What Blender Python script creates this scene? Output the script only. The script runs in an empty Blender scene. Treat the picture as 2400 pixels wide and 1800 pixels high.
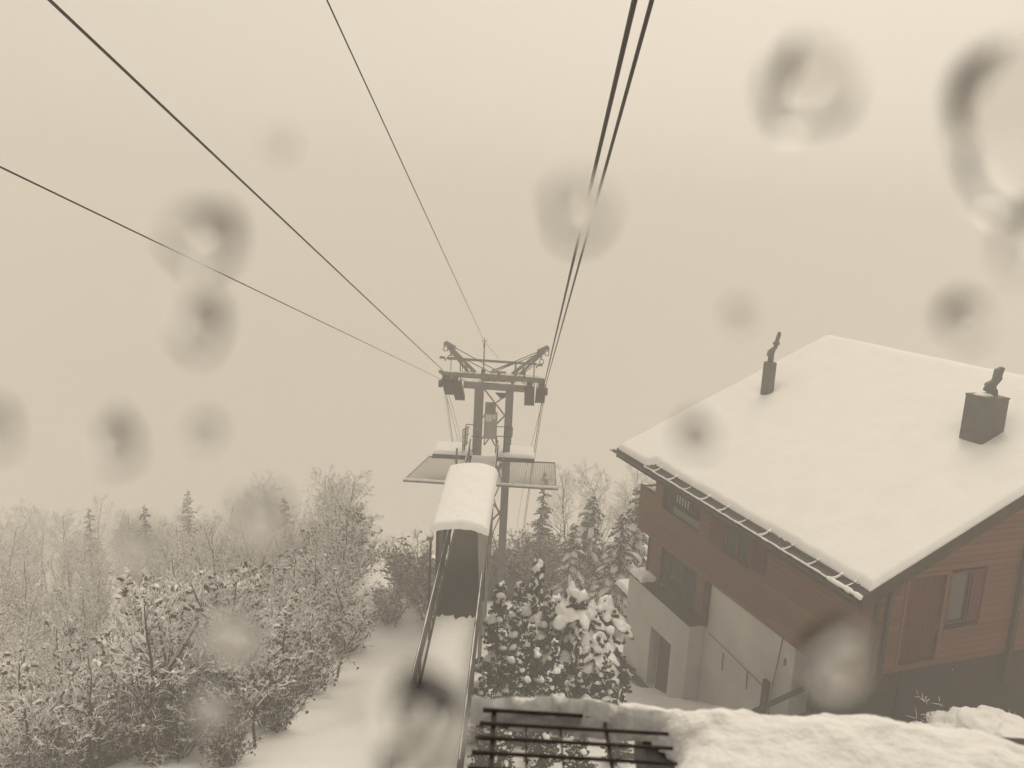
import bpy, math, random
import numpy as np
from mathutils import Vector, Matrix, noise

# ------------------------------------------------------------------ camera, sky, sun, exposure
SC = bpy.context.scene
C = SC.collection
F = 1900.0                                   # focal length in pixels of a 2400 x 1800 frame
HAZE_DENSITY = 0.0090
HAZE_COLOR = (0.865, 0.85, 0.835)
EXPOSURE = 0.3
SKY_STRENGTH = 0.10
SKY_GAIN = 4.6
SKY_TINT = (1.0, 0.892, 0.73)

down = np.array([-482.0, 9500.0, 1900.0]); down /= np.linalg.norm(down)
up_c = -down
fy = np.array([0, 0, 1.0]); fy = fy - (fy @ up_c) * up_c; fy /= np.linalg.norm(fy)
fx = np.cross(fy, up_c)
CAM = np.array([fx, fy, up_c])               # camera axes (right, down, forward) -> world

def ray(px, py):
    return Vector(CAM @ np.array([(px - 1200) / F, (py - 900) / F, 1.0]))

cd = bpy.data.cameras.new('camera')
cam = bpy.data.objects.new('camera', cd); C.objects.link(cam)
r_, d_, f_ = (Vector(CAM[:, i]) for i in range(3))
cam.matrix_world = Matrix((( r_.x, -d_.x, -f_.x, 0), (r_.y, -d_.y, -f_.y, 0), (r_.z, -d_.z, -f_.z, 0), (0, 0, 0, 1)))
cd.sensor_width = 36; cd.lens = 36 * F / 2400
cd.clip_start = 0.004; cd.clip_end = 3000
cd.dof.use_dof = True; cd.dof.focus_distance = 30.0
cd.dof.aperture_fstop = cd.lens / 2.4         # a 2.4 mm entrance pupil, as a phone has
SC.camera = cam

w = bpy.data.worlds.new('World'); SC.world = w; w.use_nodes = True
nt = w.node_tree; nt.nodes.clear()
out = nt.nodes.new('ShaderNodeOutputWorld'); bg = nt.nodes.new('ShaderNodeBackground')
sky = nt.nodes.new('ShaderNodeTexSky'); sky.sky_type = 'NISHITA'; sky.sun_disc = False
SUN_EL, SUN_ROT = math.radians(52), math.radians(25)
sky.sun_elevation = SUN_EL; sky.sun_rotation = SUN_ROT
sky.air_density = 1.0; sky.dust_density = 6.0; sky.ozone_density = 1.0
bw = nt.nodes.new('ShaderNodeRGBToBW')        # an overcast sky has no blue left
tint = nt.nodes.new('ShaderNodeMix'); tint.data_type = 'RGBA'; tint.blend_type = 'MULTIPLY'
tint.inputs[0].default_value = 1.0; tint.inputs[7].default_value = (*SKY_TINT, 1)
pw_ = nt.nodes.new('ShaderNodeMath'); pw_.operation = 'POWER'; pw_.inputs[1].default_value = 0.22   # cloud evens the dome out
gn_ = nt.nodes.new('ShaderNodeMath'); gn_.operation = 'MULTIPLY'; gn_.inputs[1].default_value = SKY_GAIN
nt.links.new(sky.outputs[0], bw.inputs[0]); nt.links.new(bw.outputs[0], pw_.inputs[0]); nt.links.new(pw_.outputs[0], gn_.inputs[0]); nt.links.new(gn_.outputs[0], tint.inputs[6])
nt.links.new(tint.outputs[2], bg.inputs[0]); nt.links.new(bg.outputs[0], out.inputs[0])
bg.inputs[1].default_value = SKY_STRENGTH

sd = bpy.data.lights.new('sun', 'SUN'); sun = bpy.data.objects.new('sun', sd); C.objects.link(sun)
sd.energy = 1.0; sd.angle = math.radians(25); sd.color = (1.0, 0.89, 0.70)
az = SUN_ROT
sdir = Vector((math.sin(az) * math.cos(SUN_EL), math.cos(az) * math.cos(SUN_EL), math.sin(SUN_EL)))
sun.rotation_euler = sdir.to_track_quat('Z', 'Y').to_euler()

SC.view_settings.view_transform = 'Standard'; SC.view_settings.look = 'None'
SC.view_settings.exposure = EXPOSURE; SC.view_settings.gamma = 1.0
SC.render.engine = 'CYCLES'
cy = SC.cycles
cy.use_denoising = True
cy.max_bounces = 10; cy.diffuse_bounces = 3; cy.glossy_bounces = 2; cy.transmission_bounces = 4
cy.volume_bounces = 5; cy.transparent_max_bounces = 8
cy.caustics_reflective = False; cy.caustics_refractive = False
cy.use_adaptive_sampling = True; cy.adaptive_threshold = 0.02

# ------------------------------------------------------------------ materials
MATS = {}
def mat(name, col, rough=0.7, metal=0.0, var=0.0, scale=6.0, stretch=(1, 1, 1), bump=0.0, bscale=40.0, rnd=0.0, spec=0.3):
    m = bpy.data.materials.new(name); m.use_nodes = True
    n = m.node_tree.nodes; l = m.node_tree.links
    b = n['Principled BSDF']
    b.inputs['Roughness'].default_value = rough; b.inputs['Metallic'].default_value = metal
    b.inputs['Specular IOR Level'].default_value = spec
    b.inputs['Base Color'].default_value = (*col, 1)
    tc = n.new('ShaderNodeTexCoord'); mp = n.new('ShaderNodeMapping'); mp.inputs[3].default_value = stretch
    l.new(tc.outputs['Object'], mp.inputs[0])
    if var or rnd:
        no = n.new('ShaderNodeTexNoise'); no.inputs['Scale'].default_value = scale; no.inputs['Detail'].default_value = 6
        l.new(mp.outputs[0], no.inputs['Vector'])
        mr = n.new('ShaderNodeMapRange'); mr.inputs[1].default_value = 0.3; mr.inputs[2].default_value = 0.7
        mr.inputs[3].default_value = 1 - var; mr.inputs[4].default_value = 1 + var
        l.new(no.outputs[0], mr.inputs[0])
        fac = mr.outputs[0]
        if rnd:
            oi = n.new('ShaderNodeObjectInfo'); m2 = n.new('ShaderNodeMapRange')
            m2.inputs[3].default_value = 1 - rnd; m2.inputs[4].default_value = 1 + rnd
            l.new(oi.outputs['Random'], m2.inputs[0])
            mu = n.new('ShaderNodeMath'); mu.operation = 'MULTIPLY'
            l.new(fac, mu.inputs[0]); l.new(m2.outputs[0], mu.inputs[1]); fac = mu.outputs[0]
        mx = n.new('ShaderNodeVectorMath'); mx.operation = 'SCALE'; mx.inputs[0].default_value = col
        l.new(fac, mx.inputs['Scale']); l.new(mx.outputs[0], b.inputs['Base Color'])
    if bump:
        nb = n.new('ShaderNodeTexNoise'); nb.inputs['Scale'].default_value = bscale; nb.inputs['Detail'].default_value = 5
        l.new(mp.outputs[0], nb.inputs['Vector'])
        bp = n.new('ShaderNodeBump'); bp.inputs['Strength'].default_value = bump; bp.inputs['Distance'].default_value = 0.05
        l.new(nb.outputs[0], bp.inputs['Height']); l.new(bp.outputs[0], b.inputs['Normal'])
    MATS[name] = m
    return m
mat('snow', (0.86, 0.86, 0.865), 0.65, var=0.025, scale=1.5, bump=0.25, bscale=7)
mat('snow_fine', (0.86, 0.86, 0.865), 0.65, var=0.03, scale=8, bump=0.3, bscale=25)
mat('bark', (0.06, 0.048, 0.042), 0.9, var=0.3, scale=9)
mat('twig', (0.085, 0.066, 0.057), 0.9, var=0.3, scale=5)
mat('needles', (0.032, 0.042, 0.03), 0.8, var=0.4, scale=3)
mat('dry_leaf', (0.10, 0.062, 0.042), 0.8, var=0.4, scale=4)
mat('hedge_leaf', (0.038, 0.034, 0.026), 0.8, var=0.4, scale=4)
mat('larch_wood', (0.138, 0.066, 0.045), 0.75, var=0.22, scale=3.0, stretch=(1, 12, 12), rnd=0.14, bump=0.15, bscale=10)
mat('backing_wood', (0.05, 0.03, 0.02), 0.9)
mat('dark_wood', (0.05, 0.036, 0.03), 0.85, var=0.25, scale=4)
mat('plaster', (0.47, 0.465, 0.45), 0.9, var=0.14, scale=0.7, bump=0.12, bscale=60)
mat('plinth', (0.035, 0.028, 0.028), 0.9, var=0.2, scale=1.5, bump=0.2, bscale=20)
mat('red_paint', (0.075, 0.013, 0.013), 0.6, var=0.12, scale=2, rnd=0.06)
mat('roof_metal', (0.045, 0.04, 0.04), 0.55, var=0.2, scale=3)
mat('galvanised', (0.16, 0.162, 0.152), 0.55, metal=0.2, var=0.2, scale=4)
mat('dark_steel', (0.05, 0.05, 0.05), 0.55, metal=0.1, var=0.25, scale=5)
mat('rope_steel', (0.035, 0.03, 0.028), 0.5, metal=0.3, var=0.3, scale=60)
mat('pale_sheet', (0.30, 0.29, 0.27), 0.6, var=0.08, scale=3)
mat('white_sign', (0.6, 0.58, 0.55), 0.5, var=0.05)
mat('chimney_sheet', (0.10, 0.10, 0.096), 0.6, metal=0.1, var=0.2, scale=2.5)
mat('pane_glass', (0.035, 0.033, 0.033), 0.06, spec=0.6)
mat('curtain', (0.45, 0.43, 0.40), 0.9, var=0.1, scale=9)
mat('deck_mat', (0.04, 0.036, 0.034), 0.9, var=0.25, scale=4)
mat('rusty_steel', (0.045, 0.027, 0.024), 0.7, var=0.35, scale=30)
mat('net_wire', (0.16, 0.16, 0.15), 0.6, metal=0.2)
g = bpy.data.materials.new('water'); g.use_nodes = True; g.node_tree.nodes.clear()
go = g.node_tree.nodes.new('ShaderNodeOutputMaterial'); gg = g.node_tree.nodes.new('ShaderNodeBsdfGlass')
gg.inputs['IOR'].default_value = 1.333; gg.inputs['Roughness'].default_value = 0.0
g.node_tree.links.new(gg.outputs[0], go.inputs[0]); MATS['water'] = g

# ------------------------------------------------------------------ helpers
class MB:
    """collects shapes and links them as ONE mesh object"""
    def __init__(s): s.v = []; s.f = []
    def box(s, c, half, ax=None):
        c = Vector(c); X, Y, Z = ax if ax else (Vector((1, 0, 0)), Vector((0, 1, 0)), Vector((0, 0, 1)))
        i = len(s.v)
        for dz in (-1, 1):
            for dx, dy in ((-1, -1), (1, -1), (1, 1), (-1, 1)):
                s.v.append(c + X * dx * half[0] + Y * dy * half[1] + Z * dz * half[2])
        for q in ((3, 2, 1, 0), (4, 5, 6, 7), (0, 1, 5, 4), (1, 2, 6, 5), (2, 3, 7, 6), (3, 0, 4, 7)):
            s.f.append(tuple(i + k for k in q))
        return s
    def bar(s, p, q, wdt, hgt=None, ref=Vector((0, 0, 1))):
        p = Vector(p); q = Vector(q); hgt = hgt or wdt
        d = (q - p); L = d.length; d.normalize()
        if abs(d.dot(ref)) > 0.98: ref = Vector((0, 1, 0))
        X = d.cross(ref).normalized(); Z = X.cross(d).normalized()
        return s.box((p + q) / 2, (wdt / 2, L / 2, hgt / 2), (X, d, Z))
    def tube(s, pts, rad, n=6, cap=True):
        pts = [Vector(p) for p in pts]
        if not hasattr(rad, '__len__'): rad = [rad] * len(pts)
        i0 = len(s.v); ref = Vector((0.31, 0.17, 0.93)).normalized()
        for k, p in enumerate(pts):
            d = (pts[min(k + 1, len(pts) - 1)] - pts[max(k - 1, 0)])
            if d.length < 1e-9: d = Vector((0, 0, 1))
            d.normalize()
            X = d.cross(ref)
            if X.length < 0.05: X = d.cross(Vector((1, 0, 0)))
            X.normalize(); Y = d.cross(X)
            for a in range(n):
                t = 2 * math.pi * a / n
                s.v.append(p + (X * math.cos(t) + Y * math.sin(t)) * rad[k])
        for k in range(len(pts) - 1):
            for a in range(n):
                b = (a + 1) % n
                s.f.append((i0 + k * n + a, i0 + k * n + b, i0 + (k + 1) * n + b, i0 + (k + 1) * n + a))
        if cap:
            s.f.append(tuple(i0 + a for a in range(n))[::-1])
            e = i0 + (len(pts) - 1) * n
            s.f.append(tuple(e + a for a in range(n)))
        return s
    def quad(s, a, b, c, d):
        i = len(s.v); s.v += [Vector(a), Vector(b), Vector(c), Vector(d)]; s.f.append((i, i + 1, i + 2, i + 3)); return s
    def poly(s, pts):
        i = len(s.v); s.v += [Vector(p) for p in pts]; s.f.append(tuple(range(i, i + len(pts)))); return s
    def prism(s, pts, ext):
        """polygon pts extruded by vector ext"""
        i = len(s.v); n = len(pts); e = Vector(ext)
        s.v += [Vector(p) for p in pts] + [Vector(p) + e for p in pts]
        s.f.append(tuple(range(i, i + n))[::-1]); s.f.append(tuple(range(i + n, i + 2 * n)))
        for k in range(n): s.f.append((i + k, i + (k + 1) % n, i + n + (k + 1) % n, i + n + k))
        return s
    def blob(s, c, r, sq=(1, 1, 1), lump=0.25, seed=0.0, sub=1):
        vv, ff = ICO[sub]; i = len(s.v); c = Vector(c)
        for p in vv:
            k = 1 + lump * noise.noise(p * 1.7 + Vector((seed, seed * 1.3, -seed)))
            s.v.append(c + Vector((p.x * sq[0], p.y * sq[1], p.z * sq[2])) * (r * k))
        s.f += [tuple(i + a for a in q) for q in ff]
        return s
    def pillow(s, pts, wid, hgh, rr, n=7):
        """snow lying along a bough: a flattened, uneven, drooping sausage"""
        raw = [Vector(p) for p in pts]; pts = []
        for k in range(len(raw) - 1): pts += [raw[k], raw[k].lerp(raw[k + 1], 0.5)]
        pts.append(raw[-1]); m = len(pts); i0 = len(s.v); J = Vector((rr.random() * 50, rr.random() * 50, 3)); fq = 0.35 / max(wid, 0.02)
        for k, p in enumerate(pts):
            d = (pts[min(k + 1, m - 1)] - pts[max(k - 1, 0)]); d.z *= 0.5; d.normalize()
            X = d.cross(Vector((0, 0, 1)))
            if X.length < 0.1: X = Vector((1, 0, 0))
            X.normalize(); e = math.sin(math.pi * (0.10 + 0.82 * k / (m - 1))) ** 0.7
            for a in range(n):
                t = 2 * math.pi * a / n; c = X * math.cos(t) * wid + Vector((0, 0, 1)) * math.sin(t) * hgh
                w3 = (p + c) * fq + J; q = e * max(0.25, 1 + 0.85 * noise.noise(w3) + 0.5 * noise.noise(w3 * 2.3))
                s.v.append(p + X * math.cos(t) * wid * q + Vector((0, 0, 1)) * (math.sin(t) * hgh * q * (1.0 if math.sin(t) > 0 else 0.4) + hgh * 0.2))
        for k in range(m - 1):
            for a in range(n):
                b = (a + 1) % n; s.f.append((i0 + k * n + a, i0 + k * n + b, i0 + (k + 1) * n + b, i0 + (k + 1) * n + a))
        s.f.append(tuple(i0 + a for a in range(n))[::-1]); e = i0 + (m - 1) * n; s.f.append(tuple(e + a for a in range(n)))
        return s
    def build(s, name, m, parent=None, smooth=False, origin=None):
        me = bpy.data.meshes.new(name)
        o = Vector(origin) if origin is not None else Vector((0, 0, 0))
        me.from_pydata([tuple(p - o) for p in s.v], [], s.f); me.update()
        if smooth: me.polygons.foreach_set('use_smooth', [True] * len(me.polygons))
        me.materials.append(MATS[m])
        ob = bpy.data.objects.new(name, me); C.objects.link(ob)
        ob.location = o
        if parent: par(ob, parent)
        return ob

def icos():
    import bmesh
    res = {}
    for sub in (1, 2, 3):
        bm = bmesh.new(); bmesh.ops.create_icosphere(bm, subdivisions=sub, radius=1)
        res[sub] = ([v.co.copy() for v in bm.verts], [tuple(v.index for v in f.verts) for f in bm.faces]); bm.free()
    return res
ICO = icos()

def wpos(o):
    p = o.location.copy()
    while o.parent: o = o.parent; p = p + o.location
    return p
def par(ob, parent):
    """all empties are unrotated, so a child's offset is a plain difference"""
    off = wpos(parent); ob.parent = parent; ob.location = ob.location - off
def empty(name, loc, label, cat, group=None):
    o = bpy.data.objects.new(name, None); C.objects.link(o); o.location = loc; o.empty_display_size = 0.2
    return tag(o, label, cat, group)
def tag(o, label=None, cat=None, group=None, kind=None):
    if label: o['label'] = label
    if cat: o['category'] = cat
    if group: o['group'] = group
    if kind: o['kind'] = kind
    return o
UNIT = None
def unit_box(name, m, parent, c, half, ax):
    """box that shares one unit cube mesh per material"""
    key = 'unit_' + m
    me = bpy.data.meshes.get(key)
    if me is None:
        b = MB(); b.box((0, 0, 0), (1, 1, 1)); t = b.build('unit', m); me = t.data; me.name = key; bpy.data.objects.remove(t)
    ob = bpy.data.objects.new(name, me); C.objects.link(ob)
    X, Y, Z = ax
    c = Vector(c) - wpos(parent)
    ob.parent = parent
    ob.matrix_basis = Matrix(((X.x * half[0], Y.x * half[1], Z.x * half[2], c.x), (X.y * half[0], Y.y * half[1], Z.y * half[2], c.y),
                              (X.z * half[0], Y.z * half[1], Z.z * half[2], c.z), (0, 0, 0, 1)))
    return ob
UP = Vector((0, 0, 1))
def fbm(x, y, z=0.0, o=4):
    return noise.fractal(Vector((x, y, z)), 1.0, 2.0, o)

# ------------------------------------------------------------------ ground
GY = [-700, -50, -5, 5, 12, 16, 20, 24.5, 27, 35, 42, 60, 100, 140, 200, 700]
GH = [4, 1.5, -5, -7.6, -9.8, -11.6, -13.2, -15.2, -15.9, -17.0, -19.2, -26, -43, -56, -62, -64]
def hgt(x, y):
    b = 0.0
    for k in (-2.2, 0, 2.2): b += float(np.interp(y + k, GY, GH))
    b /= 3
    q = min(1.0, max(0.0, (-x - 6.0) / 11.0)); b -= 6.5 * q * q * (3 - 2 * q) * min(1.0, max(0.0, (y - 8) / 10))
    b += 0.35 * fbm(x * 0.12, y * 0.12, 3.1) + 0.10 * fbm(x * 0.5, y * 0.5, 7.7) + (0.035 * fbm(x * 1.4, y * 1.4, 1.7) if abs(x) < 30 and 0 < y < 60 else 0)
    return b
def axis(lo, hi, c0, c1, fine, grow):
    xs = list(np.arange(c0, c1 + 1e-6, fine)); st = fine
    a = c0
    while a > lo: st *= grow; a -= st; xs.insert(0, max(a, lo))
    st = fine; a = c1
    while a < hi: st *= grow; a += st; xs.append(min(a, hi))
    return xs
gx = axis(-640, 640, -14, 14, 0.3, 1.12); gy = axis(-640, 640, 6, 42, 0.3, 1.12)
gm = MB()
for y in gy:
    for x in gx: gm.v.append(Vector((x, y, hgt(x, y))))
nx = len(gx)
for j in range(len(gy) - 1):
    for i in range(nx - 1): gm.f.append((j * nx + i, j * nx + i + 1, (j + 1) * nx + i + 1, (j + 1) * nx + i))
ground = gm.build('snow_ground', 'snow', smooth=True); tag(ground, 'snow covered hillside falling away into the fog', 'ground', kind='structure')

# ------------------------------------------------------------------ haze
hz = MB(); hz.box((0, 0, -39), (660, 660, 48.5))
hm = bpy.data.materials.new('fog'); hm.use_nodes = True; n = hm.node_tree.nodes; n.clear()
ho = n.new('ShaderNodeOutputMaterial'); hp = n.new('ShaderNodeVolumePrincipled')
hp.inputs['Color'].default_value = (*HAZE_COLOR, 1); hp.inputs['Density'].default_value = HAZE_DENSITY
hp.inputs['Anisotropy'].default_value = 0.0
hm.node_tree.links.new(hp.outputs[0], ho.inputs['Volume']); MATS['fog'] = hm
haze = hz.build('haze', 'fog'); tag(haze, 'even pale fog filling the whole valley air', 'fog', kind='stuff')

# ------------------------------------------------------------------ chalet
CO = Vector((8.743, 17.521, 0.0))            # near corner of the chalet in plan
D1 = Vector((-0.34413, 0.93892, 0)); D2 = Vector((0.93892, 0.34413, 0))   # along the long facade / along the gable
def H(s, v, z): return CO + D1 * s + D2 * v + UP * z
AXF = (D1, D2, UP)
AXG = (D2, D1 * -1, UP)
SLOPE = math.radians(25); TS = math.tan(SLOPE)
EV, ES0, ES1, RV = -0.8, -0.3, 11.8, 7.9     # eave offset, gable overhangs, ridge
EZ = -7.86                                   # roof deck top at the eave
def roof_z(v): return EZ + (v - EV) * TS if v <= RV else EZ + (RV - EV) * TS - (v - RV) * TS
chalet = empty('chalet', H(5.6, 7.0, -13), 'wooden chalet with a thick snow roof over a white plastered base', 'house')

# roof slab: two pitches
rb = MB(); TH = 0.24
for v0, v1 in ((EV, RV), (RV, 16.6)):
    rb.prism([H(ES0, v0, roof_z(v0)), H(ES0, v1, roof_z(v1)), H(ES0, v1, roof_z(v1) - TH), H(ES0, v0, roof_z(v0) - TH)], D1 * (ES1 - ES0))
roof = rb.build('roof', 'roof_metal', chalet)
fb = MB()
for s_ in (ES0 - 0.03, ES1 + 0.003):         # barge boards
    for v0, v1 in ((EV - 0.02, RV), (RV, 16.62)):
        fb = MB(); fb.prism([H(s_, v0, roof_z(v0) + 0.03), H(s_, v1, roof_z(v1) + 0.03), H(s_, v1, roof_z(v1) - 0.30), H(s_, v0, roof_z(v0) - 0.30)], D1 * 0.027)
        fb.build('barge_board', 'dark_wood', roof)
MB().prism([H(ES0, EV - 0.03, EZ - 0.02), H(ES0, EV - 0.003, EZ - 0.02), H(ES0, EV - 0.003, EZ - 0.27), H(ES0, EV - 0.03, EZ - 0.27)], D1 * (ES1 - ES0)).build('fascia_board', 'dark_wood', roof)
gt = MB()
prof = [(-0.07 + 0.075 * math.cos(a), 0.075 * math.sin(a)) for a in [math.pi + math.pi * k / 6 for k in range(7)]]
prof += [(-0.07 + 0.066 * math.cos(a), 0.066 * math.sin(a)) for a in [2 * math.pi - math.pi * k / 6 for k in range(7)]]
gt.prism([H(ES0, EV - 0.035 + a, EZ - 0.05 + b) for a, b in prof], D1 * (ES1 - ES0 + 0.25))
gt.build('gutter', 'roof_metal', roof)
for s_ in np.arange(0.35, 11.5, 0.95):       # rafter tails under the eave
    MB().prism([H(s_, EV + 0.02, EZ - TH - 0.003), H(s_, 0.0, roof_z(0) - TH - 0.003), H(s_, 0.0, roof_z(0) - TH - 0.15), H(s_, EV + 0.12, EZ - TH - 0.13)], D1 * 0.12).build('rafter', 'dark_wood', roof)
for v_ in (0.12, 4.0, RV):                   # purlin ends at the gable
    MB().box(H(-0.06, v_ + 0.1, roof_z(v_) - TH - 0.16), (0.19, 0.09, 0.11), AXF).build('purlin', 'dark_wood', roof)

# chimneys stand where the snow has melted back a little
CH1 = (10.12, 4.1); CH2 = (2.25, 5.1)
def snow_top(s, v):
    e0 = EV + (0.24 + 0.035 * fbm(s * 2.2, 0.3) + 0.02 * fbm(s * 7, 4.0) if s < 9.5 else 0.30 - 0.28 * min(1, (s - 9.5) / 0.3))
    dv = v - e0
    ds = min(s - ES0 - 0.01, ES1 - s - 0.01) + 0.02 * fbm(v * 3, 9.1)
    d = max(0.0, min(dv, ds)); t = 0.185
    k = min(1.0, d / 0.12); prf = math.sqrt(max(0.0, 1 - (1 - k) ** 2))
    z = roof_z(v) + t * prf - (0.02 if prf == 0 else 0) + prf * (0.018 * fbm(s * 0.35, v * 0.35, 2.0) + 0.003 * fbm(s * 3, v * 3, 5.0))
    for (cs, cv), rr in ((CH1, 0.42), (CH2, 0.75)):
        q = math.hypot(s - cs, v - cv)
        z -= 0.10 * math.exp(-(q / rr) ** 4)
    return z
sv = [EV + 0.02 + i * 0.03 for i in range(22)] + list(np.arange(EV + 0.70, RV - 0.1, 0.13)) + [RV - 0.08, RV, RV + 0.08] + list(np.arange(RV + 0.3, 16.5, 0.6))
ss = [ES0 + i * 0.03 for i in range(14)] + list(np.arange(ES0 + 0.45, ES1 - 0.45, 0.11)) + [ES1 - 0.42 + i * 0.03 for i in range(15)]
sm = MB()
for s_ in ss:
    for v_ in sv:
        z = snow_top(s_, v_)
        if abs(v_ - RV) < 0.2: z -= 0.05 * (1 - abs(v_ - RV) / 0.2)
        sm.v.append(H(s_, v_, z))
nv = len(sv)
for i in range(len(ss) - 1):
    for j in range(nv - 1): sm.f.append((i * nv + j, i * nv + j + 1, (i + 1) * nv + j + 1, (i + 1) * nv + j))
sm.build('roof_snow', 'snow', chalet, smooth=True)
# thin snow along the gutter and snow bridges over the guard brackets
rng = random.Random(5)
gs = MB(); pts = []; rad = []
for s_ in np.arange(ES0 - 0.02, 9.7, 0.07):
    pts.append(H(s_, EV - 0.065 + 0.01 * fbm(s_ * 3, 1), EZ + 0.015 + 0.015 * fbm(s_ * 2, 4))); 
    k = 0.027 + 0.013 * fbm(s_ * 4, 2)
    if s_ < 0.75: k += 0.035 + 0.03 * fbm(s_ * 6, 12)
    rad.append(max(0.012, k))
gs.tube(pts, rad, 7); gs.build('gutter_snow', 'snow_fine', roof, smooth=True)
for k, s_ in enumerate([9.05, 8.1, 7.15, 6.2, 5.25, 4.3, 3.35, 2.4, 1.45, 0.62, 0.2]):
    b = MB(); w_ = 0.033 + 0.010 * math.sin(k * 2.3)
    b.tube([H(s_ + 0.03, EV - 0.07, EZ + 0.03), H(s_ + 0.01, EV + 0.03, EZ + 0.055), H(s_ - 0.01, EV + 0.13, EZ + 0.10), H(s_ - 0.02, EV + 0.27, EZ + 0.17)], [w_ * 1.3, w_ * 0.8, w_ * 0.75, w_ * 1.2], 6)
    b.build('snow_bridge', 'snow_fine', roof, smooth=True)
MB().tube([H(ES0 + 0.1, EV + 0.16, EZ + 0.13), H(9.4, EV + 0.16, EZ + 0.13)], 0.018, 6).build('snow_guard_rail', 'roof_metal', roof)

# ---- chimneys
c1 = MB(); c1.tube([H(*CH1, -6.3), H(*CH1, -4.42)], [0.225, 0.225], 20); ch1 = c1.build('chimney', 'chimney_sheet', chalet)
Q1 = lambda z: -4.42 + (z + 3.98) * 0.64
Q2 = lambda z: -3.92 + (z + 3.75) * 0.68
k1 = MB()
k1.tube([H(*CH1, -4.42), H(*CH1, Q1(-3.42))], [0.105, 0.105], 12)
k1.build('cowl_pipe', 'chimney_sheet', ch1)
XS = Vector((1, 0, 0)); T1 = H(*CH1, 0)
def lean(base, pts, th, name, parent, qf, ydir=Vector((0.2, 0.98, 0))):
    """flat sheet cowl: outline in the plane facing along ydir"""
    xd = ydir.cross(UP).normalized()
    MB().prism([base + xd * a * 0.72 + UP * qf(b) - ydir * th / 2 for a, b in pts], ydir * th).build(name, 'chimney_sheet', parent)
lean(Vector((T1.x, T1.y, 0)), [(-0.11, -3.62), (0.15, -3.40), (0.19, -3.1), (0.20, -2.98), (0.08, -3.10), (-0.10, -3.28), (-0.17, -3.36), (-0.21, -3.62)], 0.2, 'cowl_hood', ch1, Q1)
k2 = MB(); k2.tube([T1 + UP * Q1(-3.22) + XS * 0.075 + XS * 0.03, T1 + UP * Q1(-2.92) + XS * 0.075 + XS * 0.07, T1 + UP * Q1(-2.72) + XS * 0.075 + XS * 0.08], [0.07, 0.075, 0.075], 12)
k2.tube([T1 + UP * Q1(-2.98) + XS * 0.075 + XS * 0.06, T1 + UP * Q1(-2.85) + XS * 0.075 + XS * 0.06], [0.12, 0.12], 12); k2.build('cowl_collar', 'chimney_sheet', ch1)
k2 = MB(); k2.tube([T1 + UP * Q1(-2.72) + XS * 0.075 + XS * 0.08, T1 + UP * Q1(-2.42) + XS * 0.2, T1 + UP * Q1(-2.30) + XS * 0.2, T1 + UP * Q1(-2.26) + XS * 0.2], [0.072, 0.072, 0.058, 0.02], 12); k2.build('cowl_cap', 'chimney_sheet', ch1)

c2 = MB(); c2.box(H(*CH2, -4.95), (0.36, 0.36, 0.99), AXF); ch2 = c2.build('chimney', 'chimney_sheet', chalet)
MB().box(H(*CH2, -3.94), (0.375, 0.375, 0.018), AXF).build('chimney_top', 'chimney_sheet', ch2)
cs = MB(); cs.blob(H(CH2[0] + 0.02, CH2[1] - 0.14, -3.91), 0.24, (1.0, 0.75, 0.25), 0.3, 3.0, 2); cs.build('chimney_snow', 'snow_fine', ch2, smooth=True)
T2 = H(*CH2, 0) + XS * 0.08
MB().tube([T2 + UP * -3.93, T2 + UP * -3.75], 0.11, 12).build('cowl_pipe', 'chimney_sheet', ch2)
lean(T2, [(-0.26, -3.58), (0.20, -3.72), (0.17, -3.5), (0.10, -3.42), (0.11, -3.32), (0.24, -3.08), (0.26, -3.02), (0.23, -2.97), (0.28, -2.60), (0.20, -2.60), (0.02, -2.72), (-0.01, -3.10), (-0.03, -3.16), (-0.22, -3.30), (-0.24, -3.36), (-0.21, -3.40)], 0.2, 'cowl_hood', ch2, Q2)

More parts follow.
